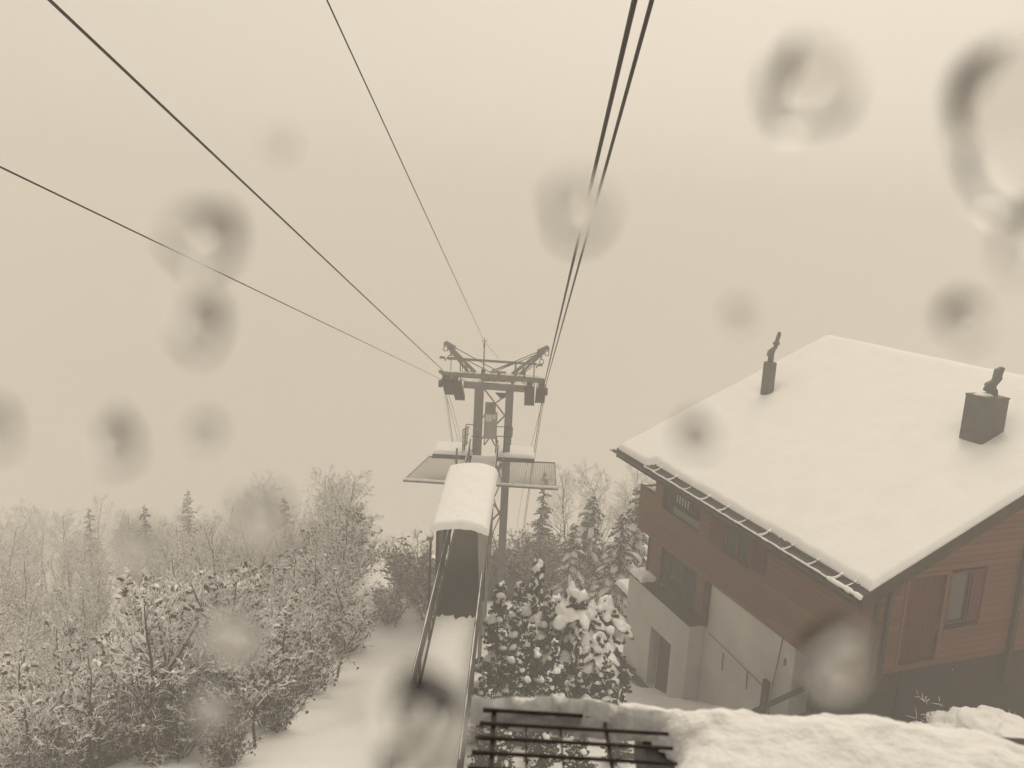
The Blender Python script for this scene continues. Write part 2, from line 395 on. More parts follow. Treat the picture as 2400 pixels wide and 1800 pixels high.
# ---- walls
WB = -10.72                                   # bottom of the timber storey
core = MB()
core.box(H(5.15, 7.9, -9.55), (5.05, 7.75, 1.17), AXF)          # upper storey core behind the planks
core.prism([H(0.10, 0.15, -8.4), H(0.10, 15.65, -8.4), H(0.10, RV, roof_z(RV) - TH - 0.05)], D1 * 10.1)
wood_wall = core.build('wood_wall', 'backing_wood', chalet)
def planks(wall, o, du, dn, z0, z1, u0, u1, holes, pitch=0.15, th=0.03, lim=None, m='larch_wood', stag=3.7):
    """horizontal boards on a wall; o(u, z) gives the point on the wall face, dn points outwards"""
    rr = random.Random(int(abs(z0 * 100)) + int(u1 * 10)); k = 0; z = z0
    while z < z1 - 0.03:
        top = min(z + pitch, z1); a0, a1 = u0, u1
        if lim:
            lm = lim(top)
            if lm is None: break
            a0, a1 = max(a0, lm[0]), min(a1, lm[1])
            if a1 - a0 < 0.1: z += pitch; k += 1; continue
        segs = [(a0, a1)]
        for (h0, h1, b0, b1) in holes:
            if b0 < top - 0.03 and b1 > z + 0.03:
                ns = []
                for (a, b) in segs:
                    if h1 <= a or h0 >= b: ns.append((a, b)); continue
                    if h0 > a: ns.append((a, h0))
                    if h1 < b: ns.append((h1, b))
                segs = ns
        fin = []
        for (a, b) in segs:                   # butt joints in long boards
            while b - a > stag * 1.3:
                c = a + stag * (0.75 + 0.5 * rr.random()); fin.append((a, c - 0.002)); a = c + 0.002
            fin.append((a, b))
        for (a, b) in fin:
            if b - a < 0.04: continue
            t = th / 2 + rr.uniform(-0.002, 0.003)
            c = o((a + b) / 2, (z + top) / 2) + dn * t
            unit_box('plank', m, wall, c, ((b - a) / 2, t, (top - z) / 2 - 0.0045), (du, dn, UP))
        z += pitch; k += 1
FN = D2 * -1                                  # facade outward
GN = D1 * -1                                  # gable outward
W1 = (7.40, 9.68, -9.37, -8.15); SH1 = (6.05, 6.80, -9.39, -8.22); W2 = (4.76, 6.03, -9.39, -8.22); SH2 = (3.95, 4.74, -9.39, -8.22)
planks(wood_wall, lambda u, z: H(u, 0.15, z), D1, FN, WB, -7.95, 0.08, 10.22, [W1, (SH2[0], SH1[1] - 0.02, -9.37, -8.24)], th=0.15 + 0.03)
DO = (0.86, 2.0, -9.93, -7.71); GW = (2.15, 3.29, -9.12, -7.69)
def gable_lim(z):
    a = (z + TH + 0.10 - EZ) / TS + EV
    b = RV + (RV - a)
    return None if b - a < 0.2 else (a, b)
gable_wall = MB().box(H(0.14, 7.9, -9.0), (0.02, 7.7, 0.5), AXF).build('gable_wall', 'backing_wood', chalet)
planks(gable_wall, lambda u, z: H(0.12, u, z), D2, GN, -10.12, -4.4, 0.0, 15.7, [DO, GW], th=0.12, lim=gable_lim, pitch=0.155)
MB().box(H(-0.015, -0.03, -9.05), (0.06, 0.045, 1.68), AXF).build('corner_post', 'dark_wood', gable_wall)
MB().box(H(-0.06, 0.28, -9.0), (0.045, 0.045, 1.15), AXF).build('downpipe', 'roof_metal', chalet)

# balcony parapet beyond the far end of the facade
par_w = MB().box(H(10.75, 0.02, -9.9), (0.5, 0.012, 0.78), AXF).build('balcony_parapet', 'backing_wood', chalet)
planks(par_w, lambda u, z: H(u, 0.005, z), D1, FN, WB, -9.12, 10.24, 11.28, [], th=0.03)
MB().box(H(10.77, 0.02, -9.09), (0.55, 0.05, 0.022), AXF).build('parapet_cap', 'dark_wood', par_w)
MB().box(H(11.27, 1.1, -9.9), (0.02, 1.1, 0.8), AXF).build('parapet_side', 'larch_wood', par_w)
b = MB(); b.box(H(10.77, 1.1, -10.62), (0.48, 1.1, 0.08), AXF); b.build('balcony_floor', 'dark_wood', chalet)
def snow_patch(name, parent, o, ex, ey, t, seed, rag=0.06, n=18):
    """flat patch of lying snow on the parallelogram o, ex, ey with rounded, ragged edges"""
    b = MB(); lx, ly = ex.length, ey.length
    for i in range(n + 1):
        for j in range(n + 1):
            u, v = i / n, j / n; d = min(u, 1 - u) * lx, min(v, 1 - v) * ly; k = min(1, min(d) / 0.10)
            p = o + ex * u + ey * v; w_ = rag * (1 - k)
            b.v.append(p + UP * (t * math.sqrt(max(0, 1 - (1 - k) ** 2)) + 0.25 * t * k * fbm(p.x * 3, p.y * 3, seed)) + Vector((fbm(p.x * 6, p.y * 6, seed), fbm(p.y * 6, p.x * 6, seed), 0)) * w_)
    for i in range(n):
        for j in range(n): b.f.append((i * (n + 1) + j, (i + 1) * (n + 1) + j, (i + 1) * (n + 1) + j + 1, i * (n + 1) + j + 1))
    return b.build(name, 'snow_fine', parent, smooth=True)
snow_patch('balcony_snow', chalet, H(10.24, 0.02, -9.42), D1 * 1.0, D2 * 2.1, 0.30, 3.0)
# ---- windows, shutters, doors
def window(parent, o, du, dn, u0, u1, z0, z1, depth, mull=(0.5,), m_frame='dark_wood', fr=0.06, sill=True, curtain=None, name='window'):
    f = MB()
    c = lambda u, z, d: o(u, z) - dn * d
    for (a0, a1, b0, b1) in ((u0, u1, z1 - fr, z1), (u0, u1, z0, z0 + fr), (u0, u0 + fr, z0 + fr, z1 - fr), (u1 - fr, u1, z0 + fr, z1 - fr)):
        f.box(c((a0 + a1) / 2, (b0 + b1) / 2, depth), ((a1 - a0) / 2, 0.035, (b1 - b0) / 2), (du, dn, UP))
    fo = f.build(name, m_frame, parent)
    for q in mull:
        u = u0 + (u1 - u0) * q
        MB().box(c(u, (z0 + z1) / 2, depth - 0.003), (0.035, 0.035, (z1 - z0) / 2 - fr), (du, dn, UP)).build('mullion', m_frame, fo)
    edges = [0] + list(mull) + [1]
    for a, b2 in zip(edges[:-1], edges[1:]):
        ua = u0 + (u1 - u0) * a + 0.04; ub = u0 + (u1 - u0) * b2 - 0.04
        MB().box(c((ua + ub) / 2, (z0 + z1) / 2, depth + 0.012), ((ub - ua) / 2, 0.006, (z1 - z0) / 2 - fr), (du, dn, UP)).build('pane', 'pane_glass', fo)
    if sill: MB().box(c((u0 + u1) / 2, z0 - 0.022, depth - 0.07), ((u1 - u0) / 2 + 0.04, 0.10, 0.02), (du, dn, UP)).build('sill', m_frame, fo)
    return fo
def recess(parent, o, du, dn, hole, depth, m='dark_wood', name='recess'):
    u0, u1, z0, z1 = hole; b = MB()
    c = lambda u, z, d: o(u, z) - dn * d
    e = 0.02
    b.box(c(u0 + e / 2 - e, (z0 + z1) / 2, depth / 2), (e / 2, depth / 2, (z1 - z0) / 2), (du, dn, UP))
    b.box(c(u1 + e / 2, (z0 + z1) / 2, depth / 2), (e / 2, depth / 2, (z1 - z0) / 2), (du, dn, UP))
    b.box(c((u0 + u1) / 2, z0 - e / 2, depth / 2), ((u1 - u0) / 2, depth / 2, e / 2), (du, dn, UP))
    b.box(c((u0 + u1) / 2, (z0 + z1) / 2, depth + 0.01), ((u1 - u0) / 2, 0.01, (z1 - z0) / 2), (du, dn, UP))
    return b.build(name, m, parent)
fo_ = lambda u, z: H(u, -0.03, z)
go_ = lambda u, z: H(-0.0, u, z)
# loggia window with barred glass and a grey panel below
rc = recess(chalet, fo_, D1, FN, W1, 0.17, name='window_recess')
wn = window(chalet, fo_, D1, FN, 7.45, 9.10, -8.99, -8.18, 0.10, (0.36,), sill=True)
for k in range(5):
    MB().box(fo_(8.22 + 0.17 * k, -8.6) - FN * 0.075, (0.022, 0.012, 0.32), AXF).build('white_slat', 'white_sign', wn)
MB().box(fo_(8.28, -9.2) - FN * 0.10, (0.83, 0.02, 0.17), AXF).build('grey_panel', 'galvanised', chalet)
# wide window between red shutters
recess(chalet, fo_, D1, FN, (SH2[0], SH1[1] - 0.02, -9.37, -8.24), 0.10, name='window_recess')
window(chalet, fo_, D1, FN, W2[0], W2[1], W2[2], W2[3], 0.05, (0.5,), m_frame='larch_wood')
def shutter(o, du, dn, u0, u1, z0, z1, d=0.0, name='shutter', m='red_paint', nb=5):
    w_ = (u1 - u0) / nb
    s = MB().box(o((u0 + u1) / 2, (z0 + z1) / 2) - dn * (d + 0.02), ((u1 - u0) / 2 - 0.005, 0.01, (z1 - z0) / 2 - 0.005), (du, dn, UP)).build(name, m, chalet)
    for k in range(nb):
        unit_box('board', m, s, o(u0 + w_ * (k + 0.5), (z0 + z1) / 2) - dn * (d - 0.004), (w_ / 2 - 0.004, 0.014, (z1 - z0) / 2), (du, dn, UP))
    return s
shutter(fo_, D1, FN, *SH1, d=0.02); shutter(fo_, D1, FN, *SH2, d=0.02)
# gable door and shuttered window
recess(chalet, go_, D2, GN, DO, 0.10, name='door_recess'); 
gd = shutter(go_, D2, GN, 0.89, 1.97, -9.91, -7.74, d=0.05, name='door', nb=7)
MB().box(go_(1.0, -8.9) + GN * 0.03, (0.07, 0.03, 0.012), AXG).build('door_handle', 'dark_steel', gd)
recess(chalet, go_, D2, GN, GW, 0.10, name='window_recess')
shutter(go_, D2, GN, 2.88, 3.26, -9.09, -7.72, d=0.04, nb=3)
window(chalet, go_, D2, GN, 2.18, 2.87, -9.09, -7.72, 0.07, (), m_frame='red_paint', sill=False)
tr = MB()
for (a0, a1, b0, b1) in ((0.78, 0.855, -9.93, -7.63), (2.005, 2.07, -9.93, -7.63), (0.78, 2.07, -7.705, -7.63)):
    tr.box(go_((a0 + a1) / 2, (b0 + b1) / 2) + GN * 0.012, ((a1 - a0) / 2, 0.011, (b1 - b0) / 2), AXG)
tr.build('door_trim', 'larch_wood', chalet)
MB().box(H(-0.07, 4.45, -9.0), (0.06, 0.07, 1.9), AXF).build('balcony_column', 'dark_wood', chalet)

# middle storey under the timber overhang
mid = MB().box(H(8.55, 0.55, -11.47), (1.8, 0.4, 0.745), AXF).build('mid_wall', 'backing_wood', chalet)
planks(mid, lambda u, z: H(u, 0.15, z), D1, FN, -12.2, WB - 0.003, 6.74, 10.35, [(7.36, 9.56, -12.14, -10.72)], th=0.10)
recess(chalet, lambda u, z: H(u, 0.05, z), D1, FN, (7.36, 9.56, -12.14, -10.76), 0.098, name='window_recess')
mo = lambda u, z: H(u, 0.05, z)
window(chalet, mo, D1, FN, 7.42, 9.12, -12.08, -10.78, 0.055, (0.42,), m_frame='dark_wood')
MB().box(H(6.62, 0.05, -11.46), (0.11, 0.12, 0.735), AXF).build('corner_post', 'dark_wood', mid)
MB().box(H(10.42, 0.1, -11.46), (0.06, 0.09, 0.735), AXF).build('corner_post', 'dark_wood', mid)

# white plastered base: wall, projecting block with a doorway, dark plinth
pw = MB()
pw.box(H(4.58, 0.55, -13.4), (2.06, 0.5, 2.675), AXF); plaster_wall = pw.build('plaster_wall', 'plaster', chalet)
bl = MB(); zt, zb = -12.2, -17.5
dr = (7.62, 8.95, -15.55, -13.36)
for (a0, a1, b0, b1) in ((6.66, dr[0], zb, zt), (dr[1], 10.72, zb, zt), (dr[0], dr[1], dr[3], zt), (dr[0], dr[1], zb, dr[2])):
    bl.box(H((a0 + a1) / 2, 0.1, (b0 + b1) / 2), ((a1 - a0) / 2, 0.6, (b1 - b0) / 2), AXF)
block = bl.build('plaster_block', 'plaster', chalet)
MB().box(H(8.285, 0.0, -14.45), (0.66, 0.02, 1.09), AXF).build('door_back', 'dark_wood', block)
dd = MB().box(H(8.10, -0.32, -14.47), (0.47, 0.03, 1.07), AXF).build('door', 'dark_wood', block)
for k in range(5): pass
MB().box(H(8.69, -0.22, -14.45), (0.11, 0.02, 1.08), AXF).build('door_side_panel', 'pale_sheet', block)
MB().box(H(8.69, -0.2, -12.172), (2.06, 0.34, 0.026), AXF).build('ledge_slab', 'plinth', block)
snow_patch('ledge_snow', block, H(9.75, -0.53, -12.15), D1 * 1.0, D2 * 0.68, 0.14, 5.0)
MB().box(H(8.2, -0.62, -15.62), (2.8, 0.14, 0.05), AXF).build('threshold', 'plinth', block)
b = MB(); b.box(H(11.5, 0.3, -13.35), (0.7, 0.55, 0.05), AXF); cnp = b.build('canopy', 'dark_wood', chalet)
snow_patch('canopy_snow', cnp, H(10.78, -0.27, -13.302), D1 * 1.44, D2 * 1.14, 0.16, 7.0, 0.04)
MB().tube([H(10.69, -0.5, -13.9), H(10.69, -0.6, -13.9)], [0.06, 0.05], 10).build('wall_lamp', 'dark_steel', chalet)
pl = MB()
pl.box(H(1.31, 0.95, -12.5), (1.2, 0.3, 1.77), AXF); pl.box(H(0.33, 8.3, -12.3), (0.25, 7.2, 2.17), AXF)
pl.build('plinth_wall', 'plinth', chalet)
hr = MB()                                      # stair rail on the white wall
for s_, z0 in ((5.45, -13.1), (4.24, -13.0)): hr.bar(H(s_, -0.02, z0), H(s_ + 0.03, -0.02, z0 + 0.55), 0.03, 0.03)
hr.bar(H(6.3, -0.02, -12.3), H(3.2, -0.02, -12.5), 0.018, 0.018)
hr.build('wall_handrail', 'dark_steel', chalet)
MB().tube([H(3.01, 0.0, -10.75), H(3.08, -0.01, -11.5), H(3.19, 0.0, -12.3), H(3.2, 0.0, -13.4)], 0.016, 5).build('wall_cable', 'dark_steel', chalet)
MB().box(H(2.85, 0.035, -11.35), (0.03, 0.03, 0.09), AXF).build('junction_box', 'galvanised', chalet)

# timber stair rail standing in front of the plinth
sr = empty('timber_handrail', H(3.0, -0.5, -13.6), 'dark timber stair rail at the gable end of the white wall', 'railing')
MB().box(H(3.02, -0.35, -13.0), (0.10, 0.06, 1.05), AXF).build('post', 'dark_wood', sr)
MB().bar(H(3.8, -0.43, -13.55), H(1.5, -0.43, -11.25), 0.06, 0.13).build('rail', 'dark_wood', sr)
MB().bar(H(3.3, -0.43, -13.7), H(1.2, -0.43, -11.75), 0.05, 0.10).build('rail', 'dark_wood', sr)

# ------------------------------------------------------------------ mast
MY = 35.4
mast = empty('cable_car_mast', (-0.8, MY, -17.2), 'grey lattice cable car mast with saddles, platforms and safety nets', 'mast')
LX = (-1.49, -0.10)
def M3(x, z, dy=0.0): return Vector((x, MY + dy, z))
for x in LX:
    MB().box(M3(x, -12.15), (0.155, 0.13, 5.05)).build('leg', 'galvanised', mast)
    MB().box(M3(x + 0.12, -12.15, 1.5), (0.08, 0.08, 5.05)).build('rear_leg', 'galvanised', mast)
zz = [-17.0, -15.7, -14.4, -13.1, -11.8, -10.75]
for k in range(5):
    a, b2 = (LX[0] + 0.16, LX[1] - 0.16) if k % 2 == 0 else (LX[1] - 0.16, LX[0] + 0.16)
    MB().bar(M3(a, zz[k]), M3(b2, zz[k + 1]), 0.07, 0.07).build('brace', 'galvanised', mast)
    MB().bar(Vector((LX[1] + 0.12, MY + 0.14, zz[k])), Vector((LX[1] + 0.12, MY + 1.42, zz[k + 1])), 0.05, 0.05).build('brace', 'galvanised', mast)
for a, b2 in ((M3(-1.25, -7.33), M3(-0.26, -8.52)), (M3(-0.26, -7.62), M3(-0.66, -7.95)), (M3(-0.26, -8.55), M3(-1.33, -9.75)), (M3(-1.33, -8.75), M3(-0.9, -8.3))):
    MB().bar(a, b2, 0.075, 0.06).build('brace', 'galvanised', mast)
MB().bar(M3(-0.60, -17.0), M3(-0.60, -10.7), 0.075, 0.075).build('chord', 'galvanised', mast)
for k in range(7):
    z0 = -16.8 + 0.87 * k; a, b2 = (-0.57, -0.25) if k % 2 else (-0.25, -0.57)
    MB().bar(M3(a, z0, -0.02), M3(b2, z0 + 0.87, -0.02), 0.05, 0.05).build('lattice_bar', 'galvanised', mast)
MB().box(M3(-0.8, -17.05, 0.7), (1.5, 1.5, 0.35)).build('footing', 'plinth', mast)
# head beams
MB().bar(M3(-2.15, -7.2), M3(0.62, -7.26), 0.30, 0.27).build('lower_beam', 'galvanised', mast)
MB().bar(M3(-3.1, -6.74, -0.1), M3(1.43, -6.83, -0.1), 0.22, 0.20).build('upper_beam', 'galvanised', mast)
MB().bar(M3(-2.6, -6.95, 0.9), M3(1.2, -7.02, 0.9), 0.2, 0.2).build('rear_beam', 'galvanised', mast)
MB().bar(M3(-2.95, -6.05), M3(1.05, -6.12), 0.085, 0.10).build('top_rail', 'galvanised', mast)
MB().bar(M3(-1.2, -6.95, 0.1), M3(0.1, -7.1, 0.95), 0.16, 0.14).build('beam_tie', 'galvanised', mast)
for x, z0, z1, t in ((-2.75, -6.7, -6.1, 0.035), (-2.33, -6.85, -6.1, 0.05), (-2.24, -6.7, -6.2, 0.03), (-2.12, -6.7, -6.3, 0.03), (-2.0, -6.7, -6.4, 0.03), (0.12, -6.75, -6.1, 0.085), (0.52, -6.78, -6.35, 0.13), (0.95, -6.8, -6.15, 0.05), (-3.05, -6.75, -6.98, 0.12), (1.4, -6.9, -7.2, 0.12)):
    MB().bar(M3(x, z0, 0.05), M3(x, z1, 0.05), t, t).build('post', 'galvanised', mast)
# V-shaped upper arms: two chords with a gusset at the tip
def arm(tip, root, sgn):
    a = MB(); tip = Vector(tip); root = Vector(root)
    d = (root - tip).normalized(); nrm = Vector((d.z, 0, -d.x)) * (1 if d.x * d.z < 0 else -1)
    a.bar(tip, root, 0.13, 0.13); a.bar(tip + UP * -0.18 + XS * 0.08 * sgn, root + XS * -0.3 * sgn + UP * -0.02, 0.11, 0.11)
    L = (root - tip).length
    for k in range(5):
        p = tip + d * (L * (0.12 + 0.17 * k)); q = tip + d * (L * (0.2 + 0.17 * k)) + UP * (-0.2) + XS * (-0.02 * sgn)
        a.bar(p, q, 0.06, 0.06)
    o = a.build('arm', 'galvanised', mast)
    g_ = MB(); g_.prism([tip + Vector((-0.12 * sgn, -0.1, 0.02)), tip + Vector((0.0, -0.1, 0.1)), tip + Vector((0.42 * sgn, -0.1, -0.12)), tip + Vector((0.4 * sgn, -0.1, -0.26)), tip + Vector((0.05 * sgn, -0.1, -0.10)), tip + Vector((-0.12 * sgn, -0.1, -0.12))], (0, 0.2, 0))
    g_.build('arm_tip', 'galvanised', o)
    for px_, pz_ in ((-0.02, -0.24), (0.2, -0.62)):   # rope eyes under the arm
        e = MB(); c_ = tip + Vector((px_ * sgn, -0.1, pz_))
        for p, q in (((-.08, -.09), (.08, -.09)), ((-.08, .09), (.08, .09)), ((-.08, -.09), (-.08, .09)), ((.08, -.09), (.08, .09))):
            e.bar(c_ + Vector((p[0], 0, p[1])), c_ + Vector((q[0], 0, q[1])), 0.035, 0.035)
        e.build('rope_eye', 'galvanised', o)
    MB().bar(tip + Vector((0.2 * sgn, -0.05, -0.15)), tip + Vector((0.22 * sgn, -0.05, -0.55)), 0.06, 0.05).build('hanger', 'galvanised', o)
arm((-2.98, MY, -5.38), (-1.62, MY, -6.66), 1)
arm((1.45, MY, -5.36), (-0.02, MY, -6.62), -1)
st = MB()
for a, b2 in (((-2.7, -5.5), (-0.6, -6.55)), ((-2.45, -5.9), (-0.9, -6.62)), ((1.2, -5.5), (-1.0, -6.55)), ((1.2, -5.6), (-0.7, -6.5)), ((0.9, -6.2), (0.3, -6.7))):
    st.tube([M3(*a, -0.05), M3(*b2, -0.05)], 0.02, 5)
st.build('stay_wire', 'dark_steel', mast)
MB().bar(M3(-0.9, -6.5), M3(0.05, -6.12), 0.05, 0.05).build('stay', 'galvanised', mast)
# left and right end lamps and brackets
for x, z, s_ in ((-3.15, -6.03, 1), (1.2, -6.15, -1)):
    b = MB(); b.box(M3(x, z), (0.11, 0.08, 0.045)); b.bar(M3(x + 0.1 * s_, z), M3(x + 0.16 * s_, z - 0.14), 0.06, 0.06); b.build('bracket', 'galvanised', mast)
MB().bar(M3(-3.2, -6.62, -0.2), M3(-2.95, -6.85, 0.0), 0.2, 0.14).build('rope_guide', 'galvanised', mast)
# saddles with hanging guard plates
def saddle(x0, x1, z0, z1, skew, dep):
    b = MB(); y0 = MY - 0.35
    b.prism([(x0, y0, z0), (x1, y0, z0), (x1 + skew, y0 + dep, z1), (x0 + skew, y0 + dep, z1)], (0, 0.12, 0.02))
    o = b.build('rope_saddle', 'dark_steel', mast)
    t = MB()
    for x in (x0 + 0.02, x1 - 0.02): t.prism([(x, y0 - 0.1, z0 + 0.1), (x + skew, y0 + dep, z1 - 0.02), (x + skew, y0 + dep + 0.3, z1 + 0.1), (x, y0 + 0.5, z0 + 0.12)], (0.025, 0, 0))
    t.build('saddle_cheek', 'dark_steel', o)
    wv = MB(); c_ = Vector(((x0 + x1) / 2, y0 + 0.15, z0 + 0.05)); wv.tube([c_ - XS * (x1 - x0) * 0.3, c_ + XS * (x1 - x0) * 0.3], 0.16, 14); wv.build('sheave', 'dark_steel', o)
saddle(-3.12, -2.62, -7.0, -7.68, 0.17, 0.25); saddle(-2.72, -2.30, -7.02, -7.92, 0.22, 0.3)
saddle(0.56, 1.0, -7.1, -8.0, 0.03, 0.3); saddle(1.08, 1.5, -7.15, -7.85, -0.02, 0.25)
for x, z in ((-3.14, -7.12), (1.5, -7.25)):
    b = MB(); b.tube([M3(x - 0.08, z, -0.45), M3(x + 0.08, z, -0.45)], 0.17, 14); b.build('sheave', 'dark_steel', mast)
b = MB(); b.box(M3(-0.6, -6.58, 0.1), (0.32, 0.12, 0.03)); b.bar(M3(-0.85, -6.6, 0.1), M3(-0.85, -6.78, 0.1), 0.05); b.bar(M3(-0.35, -6.6, 0.1), M3(-0.35, -6.78, 0.1), 0.05); b.tube([M3(-0.68, -6.68, 0), M3(-0.5, -6.68, 0)], 0.09, 12)
b.build('rope_roller', 'galvanised', mast)
b = MB(); b.prism([M3(-0.72, -7.5, -0.1), M3(-0.2, -7.5, -0.1), M3(-0.3, -7.72, -0.1), M3(-0.5, -7.72, -0.1)], (0, 0.15, 0)); b.build('floodlight', 'dark_steel', mast)
# antenna pole
an = MB(); an.tube([M3(-1.29, -6.8), M3(-1.30, -5.75), M3(-1.31, -5.05)], [0.035, 0.03, 0.012], 7); ano = an.build('antenna_pole', 'galvanised', mast)
an = MB(); an.bar(M3(-1.43, -5.22), M3(-1.18, -5.19), 0.03); an.tube([M3(-1.31, -5.5), M3(-1.31, -5.3)], 0.045, 8); an.build('insulator', 'galvanised', ano)
MB().box(M3(-1.3, -6.64, 0.0), (0.09, 0.1, 0.16)).build('antenna_box', 'dark_steel', ano)
# snow resting on the beams
b = MB()
for k in range(34):
    x = -2.9 + 4.2 * k / 33 + 0.05 * math.sin(k * 5.1)
    b.blob(M3(x, -6.64 + (0 if k % 3 else -0.36), -0.08 if k % 3 else 0.02), 0.075 + 0.02 * math.sin(k * 3.3), (1.6, 1, 0.45), 0.3, k, 1)
b.build('beam_snow', 'snow_fine', mast, smooth=True)

# side platforms with snow
for x0, x1, sgn in ((-3.40, -1.60, -1), (-0.52, 1.17, 1)):
    p = MB().box(((x0 + x1) / 2, MY + 0.35, -10.43), ((x1 - x0) / 2, 0.85, 0.10)).build('platform', 'dark_steel', mast)
    b = MB(); n_ = 22; m_ = 16
    for i in range(n_ + 1):
        for j in range(m_ + 1):
            x = x0 + (x1 - x0) * i / n_; y = MY - 0.50 + 1.68 * j / m_
            d = min(x - x0, x1 - x, y - (MY - 0.50), MY + 1.18 - y)
            k = min(1, d / 0.12); b.v.append(Vector((x, y, -10.33 + 0.15 * math.sqrt(max(0, 1 - (1 - k) ** 2)) + 0.02 * k * fbm(x * 2, y * 2))))
    for i in range(n_):
        for j in range(m_): b.f.append((i * (m_ + 1) + j, (i + 1) * (m_ + 1) + j, (i + 1) * (m_ + 1) + j + 1, i * (m_ + 1) + j + 1))
    b.build('platform_snow', 'snow_fine', p, smooth=True)
MB().bar((-0.1, MY - 0.35, -10.55), (-0.45, MY - 0.5, -10.95), 0.1, 0.1).build('platform_strut', 'galvanised', mast)
# safety nets under the platforms
def net(xb0, xb1, xf0, xf1, yb, yf, zb_, zf):
    P = lambda a, t: Vector((xb0 + (xb1 - xb0) * a + ((xf0 + (xf1 - xf0) * a) - (xb0 + (xb1 - xb0) * a)) * t, yb + (yf - yb) * t, zb_ + (zf - zb_) * t - 0.16 * math.sin(math.pi * a) * math.sin(math.pi * t)))
    nn = MB(); na = int(abs(xb1 - xb0) / 0.075); nb = int(abs(yf - yb) / 0.085)
    for i in range(na + 1): nn.tube([P(i / na, k / 4) for k in range(5)], 0.0075, 3, False)
    for j in range(nb + 1): nn.tube([P(k / 4, j / nb) for k in range(5)], 0.0075, 3, False)
    o = nn.build('safety_net', 'net_wire', mast)
    fr = MB(); fr.tube([P(0, 0), P(0, 1)], 0.028, 6); fr.tube([P(1, 0), P(1, 1)], 0.028, 6); fr.tube([P(0, 0), P(1, 0)], 0.035, 6); fr.build('net_frame', 'galvanised', o)
net(-3.55, -1.7, -4.22, -1.75, 35.0, 31.95, -10.5, -10.62)
net(-0.35, 2.1, -0.5, 2.02, 35.0, 31.95, -10.5, -10.62)
for x0, x1 in ((-4.28, -1.75), (-0.55, 2.12)):
    t = MB().tube([(x0, 31.95, -10.66), (x1, 31.95, -10.70)], 0.055, 8).build('net_bar', 'galvanised', mast)
    pts = [Vector((x0 + (x1 - x0) * k / 20, 31.95, -10.60 - 0.04 * k / 20 + 0.008 * fbm(k * .9, 2))) for k in range(21)]
    MB().tube(pts, [0.055 + 0.015 * fbm(k * 0.8, 6) for k in range(21)], 8).build('bar_snow', 'snow_fine', t, smooth=True)
# cabinet on the walkway end
cabn = MB().box((-0.86, MY - 0.35, -8.93), (0.29, 0.17, 0.58)).build('cabinet', 'pale_sheet', mast)
MB().box((-0.90, MY - 0.35, -8.12), (0.235, 0.15, 0.22)).build('cabinet_hood', 'galvanised', cabn)
MB().box((-0.95, MY - 0.533, -8.56), (0.14, 0.008, 0.15)).build('cabinet_label', 'white_sign', cabn)
MB().box((-0.72, MY - 0.533, -8.5), (0.07, 0.008, 0.10)).build('cabinet_label', 'white_sign', cabn)
b = MB(); b.bar((-1.1, MY - 0.35, -9.85), (-0.9, MY - 0.35, -9.52), 0.05); b.bar((-0.62, MY - 0.35, -9.85), (-0.8, MY - 0.35, -9.52), 0.05); b.bar((-0.56, MY - 0.35, -9.95), (-0.6, MY - 0.35, -9.5), 0.05); b.bar((-1.12, MY - 0.35, -9.8), (-1.0, MY - 0.35, -8.8), 0.04)
b.build('cabinet_stand', 'dark_steel', cabn)
# platform railings
def rail(pts, r=0.022, name='railing'):
    b = MB()
    for p, q in pts: b.tube([p, q], r, 6)
    return b.build(name, 'dark_steel', mast)
yr = MY - 0.3
rail([((-1.95, yr, -8.95), (-1.62, yr, -8.95)), ((-1.95, yr, -8.95), (-1.98, yr, -10.3)), ((-1.7, yr, -9.5), (-1.35, yr, -9.5))])
rail([((-0.6, yr, -8.98), (0.12, yr, -8.98)), ((0.12, yr, -8.98), (0.12, yr, -9.42)), ((0.12, yr, -9.42), (-0.55, yr, -9.42)), ((-0.55, yr, -9.42), (-0.6, yr, -10.2)), ((-0.2, yr, -9.0), (-0.22, yr, -10.3))])
b = MB()                                       # ladder gate
for k in range(6): b.bar((-2.08 + 0.045 * k, yr - 0.2 + 0.12 * k, -9.1 - 0.02 * abs(k - 3)), (-2.06 + 0.03 * k, yr - 0.2 + 0.12 * k, -10.2 + 0.04 * k), 0.028)
for z in (-9.15, -9.5, -9.9): b.bar((-2.08, yr - 0.2, z), (-1.83, yr + 0.45, z), 0.025)
b.build('ladder_gate', 'dark_steel', mast)

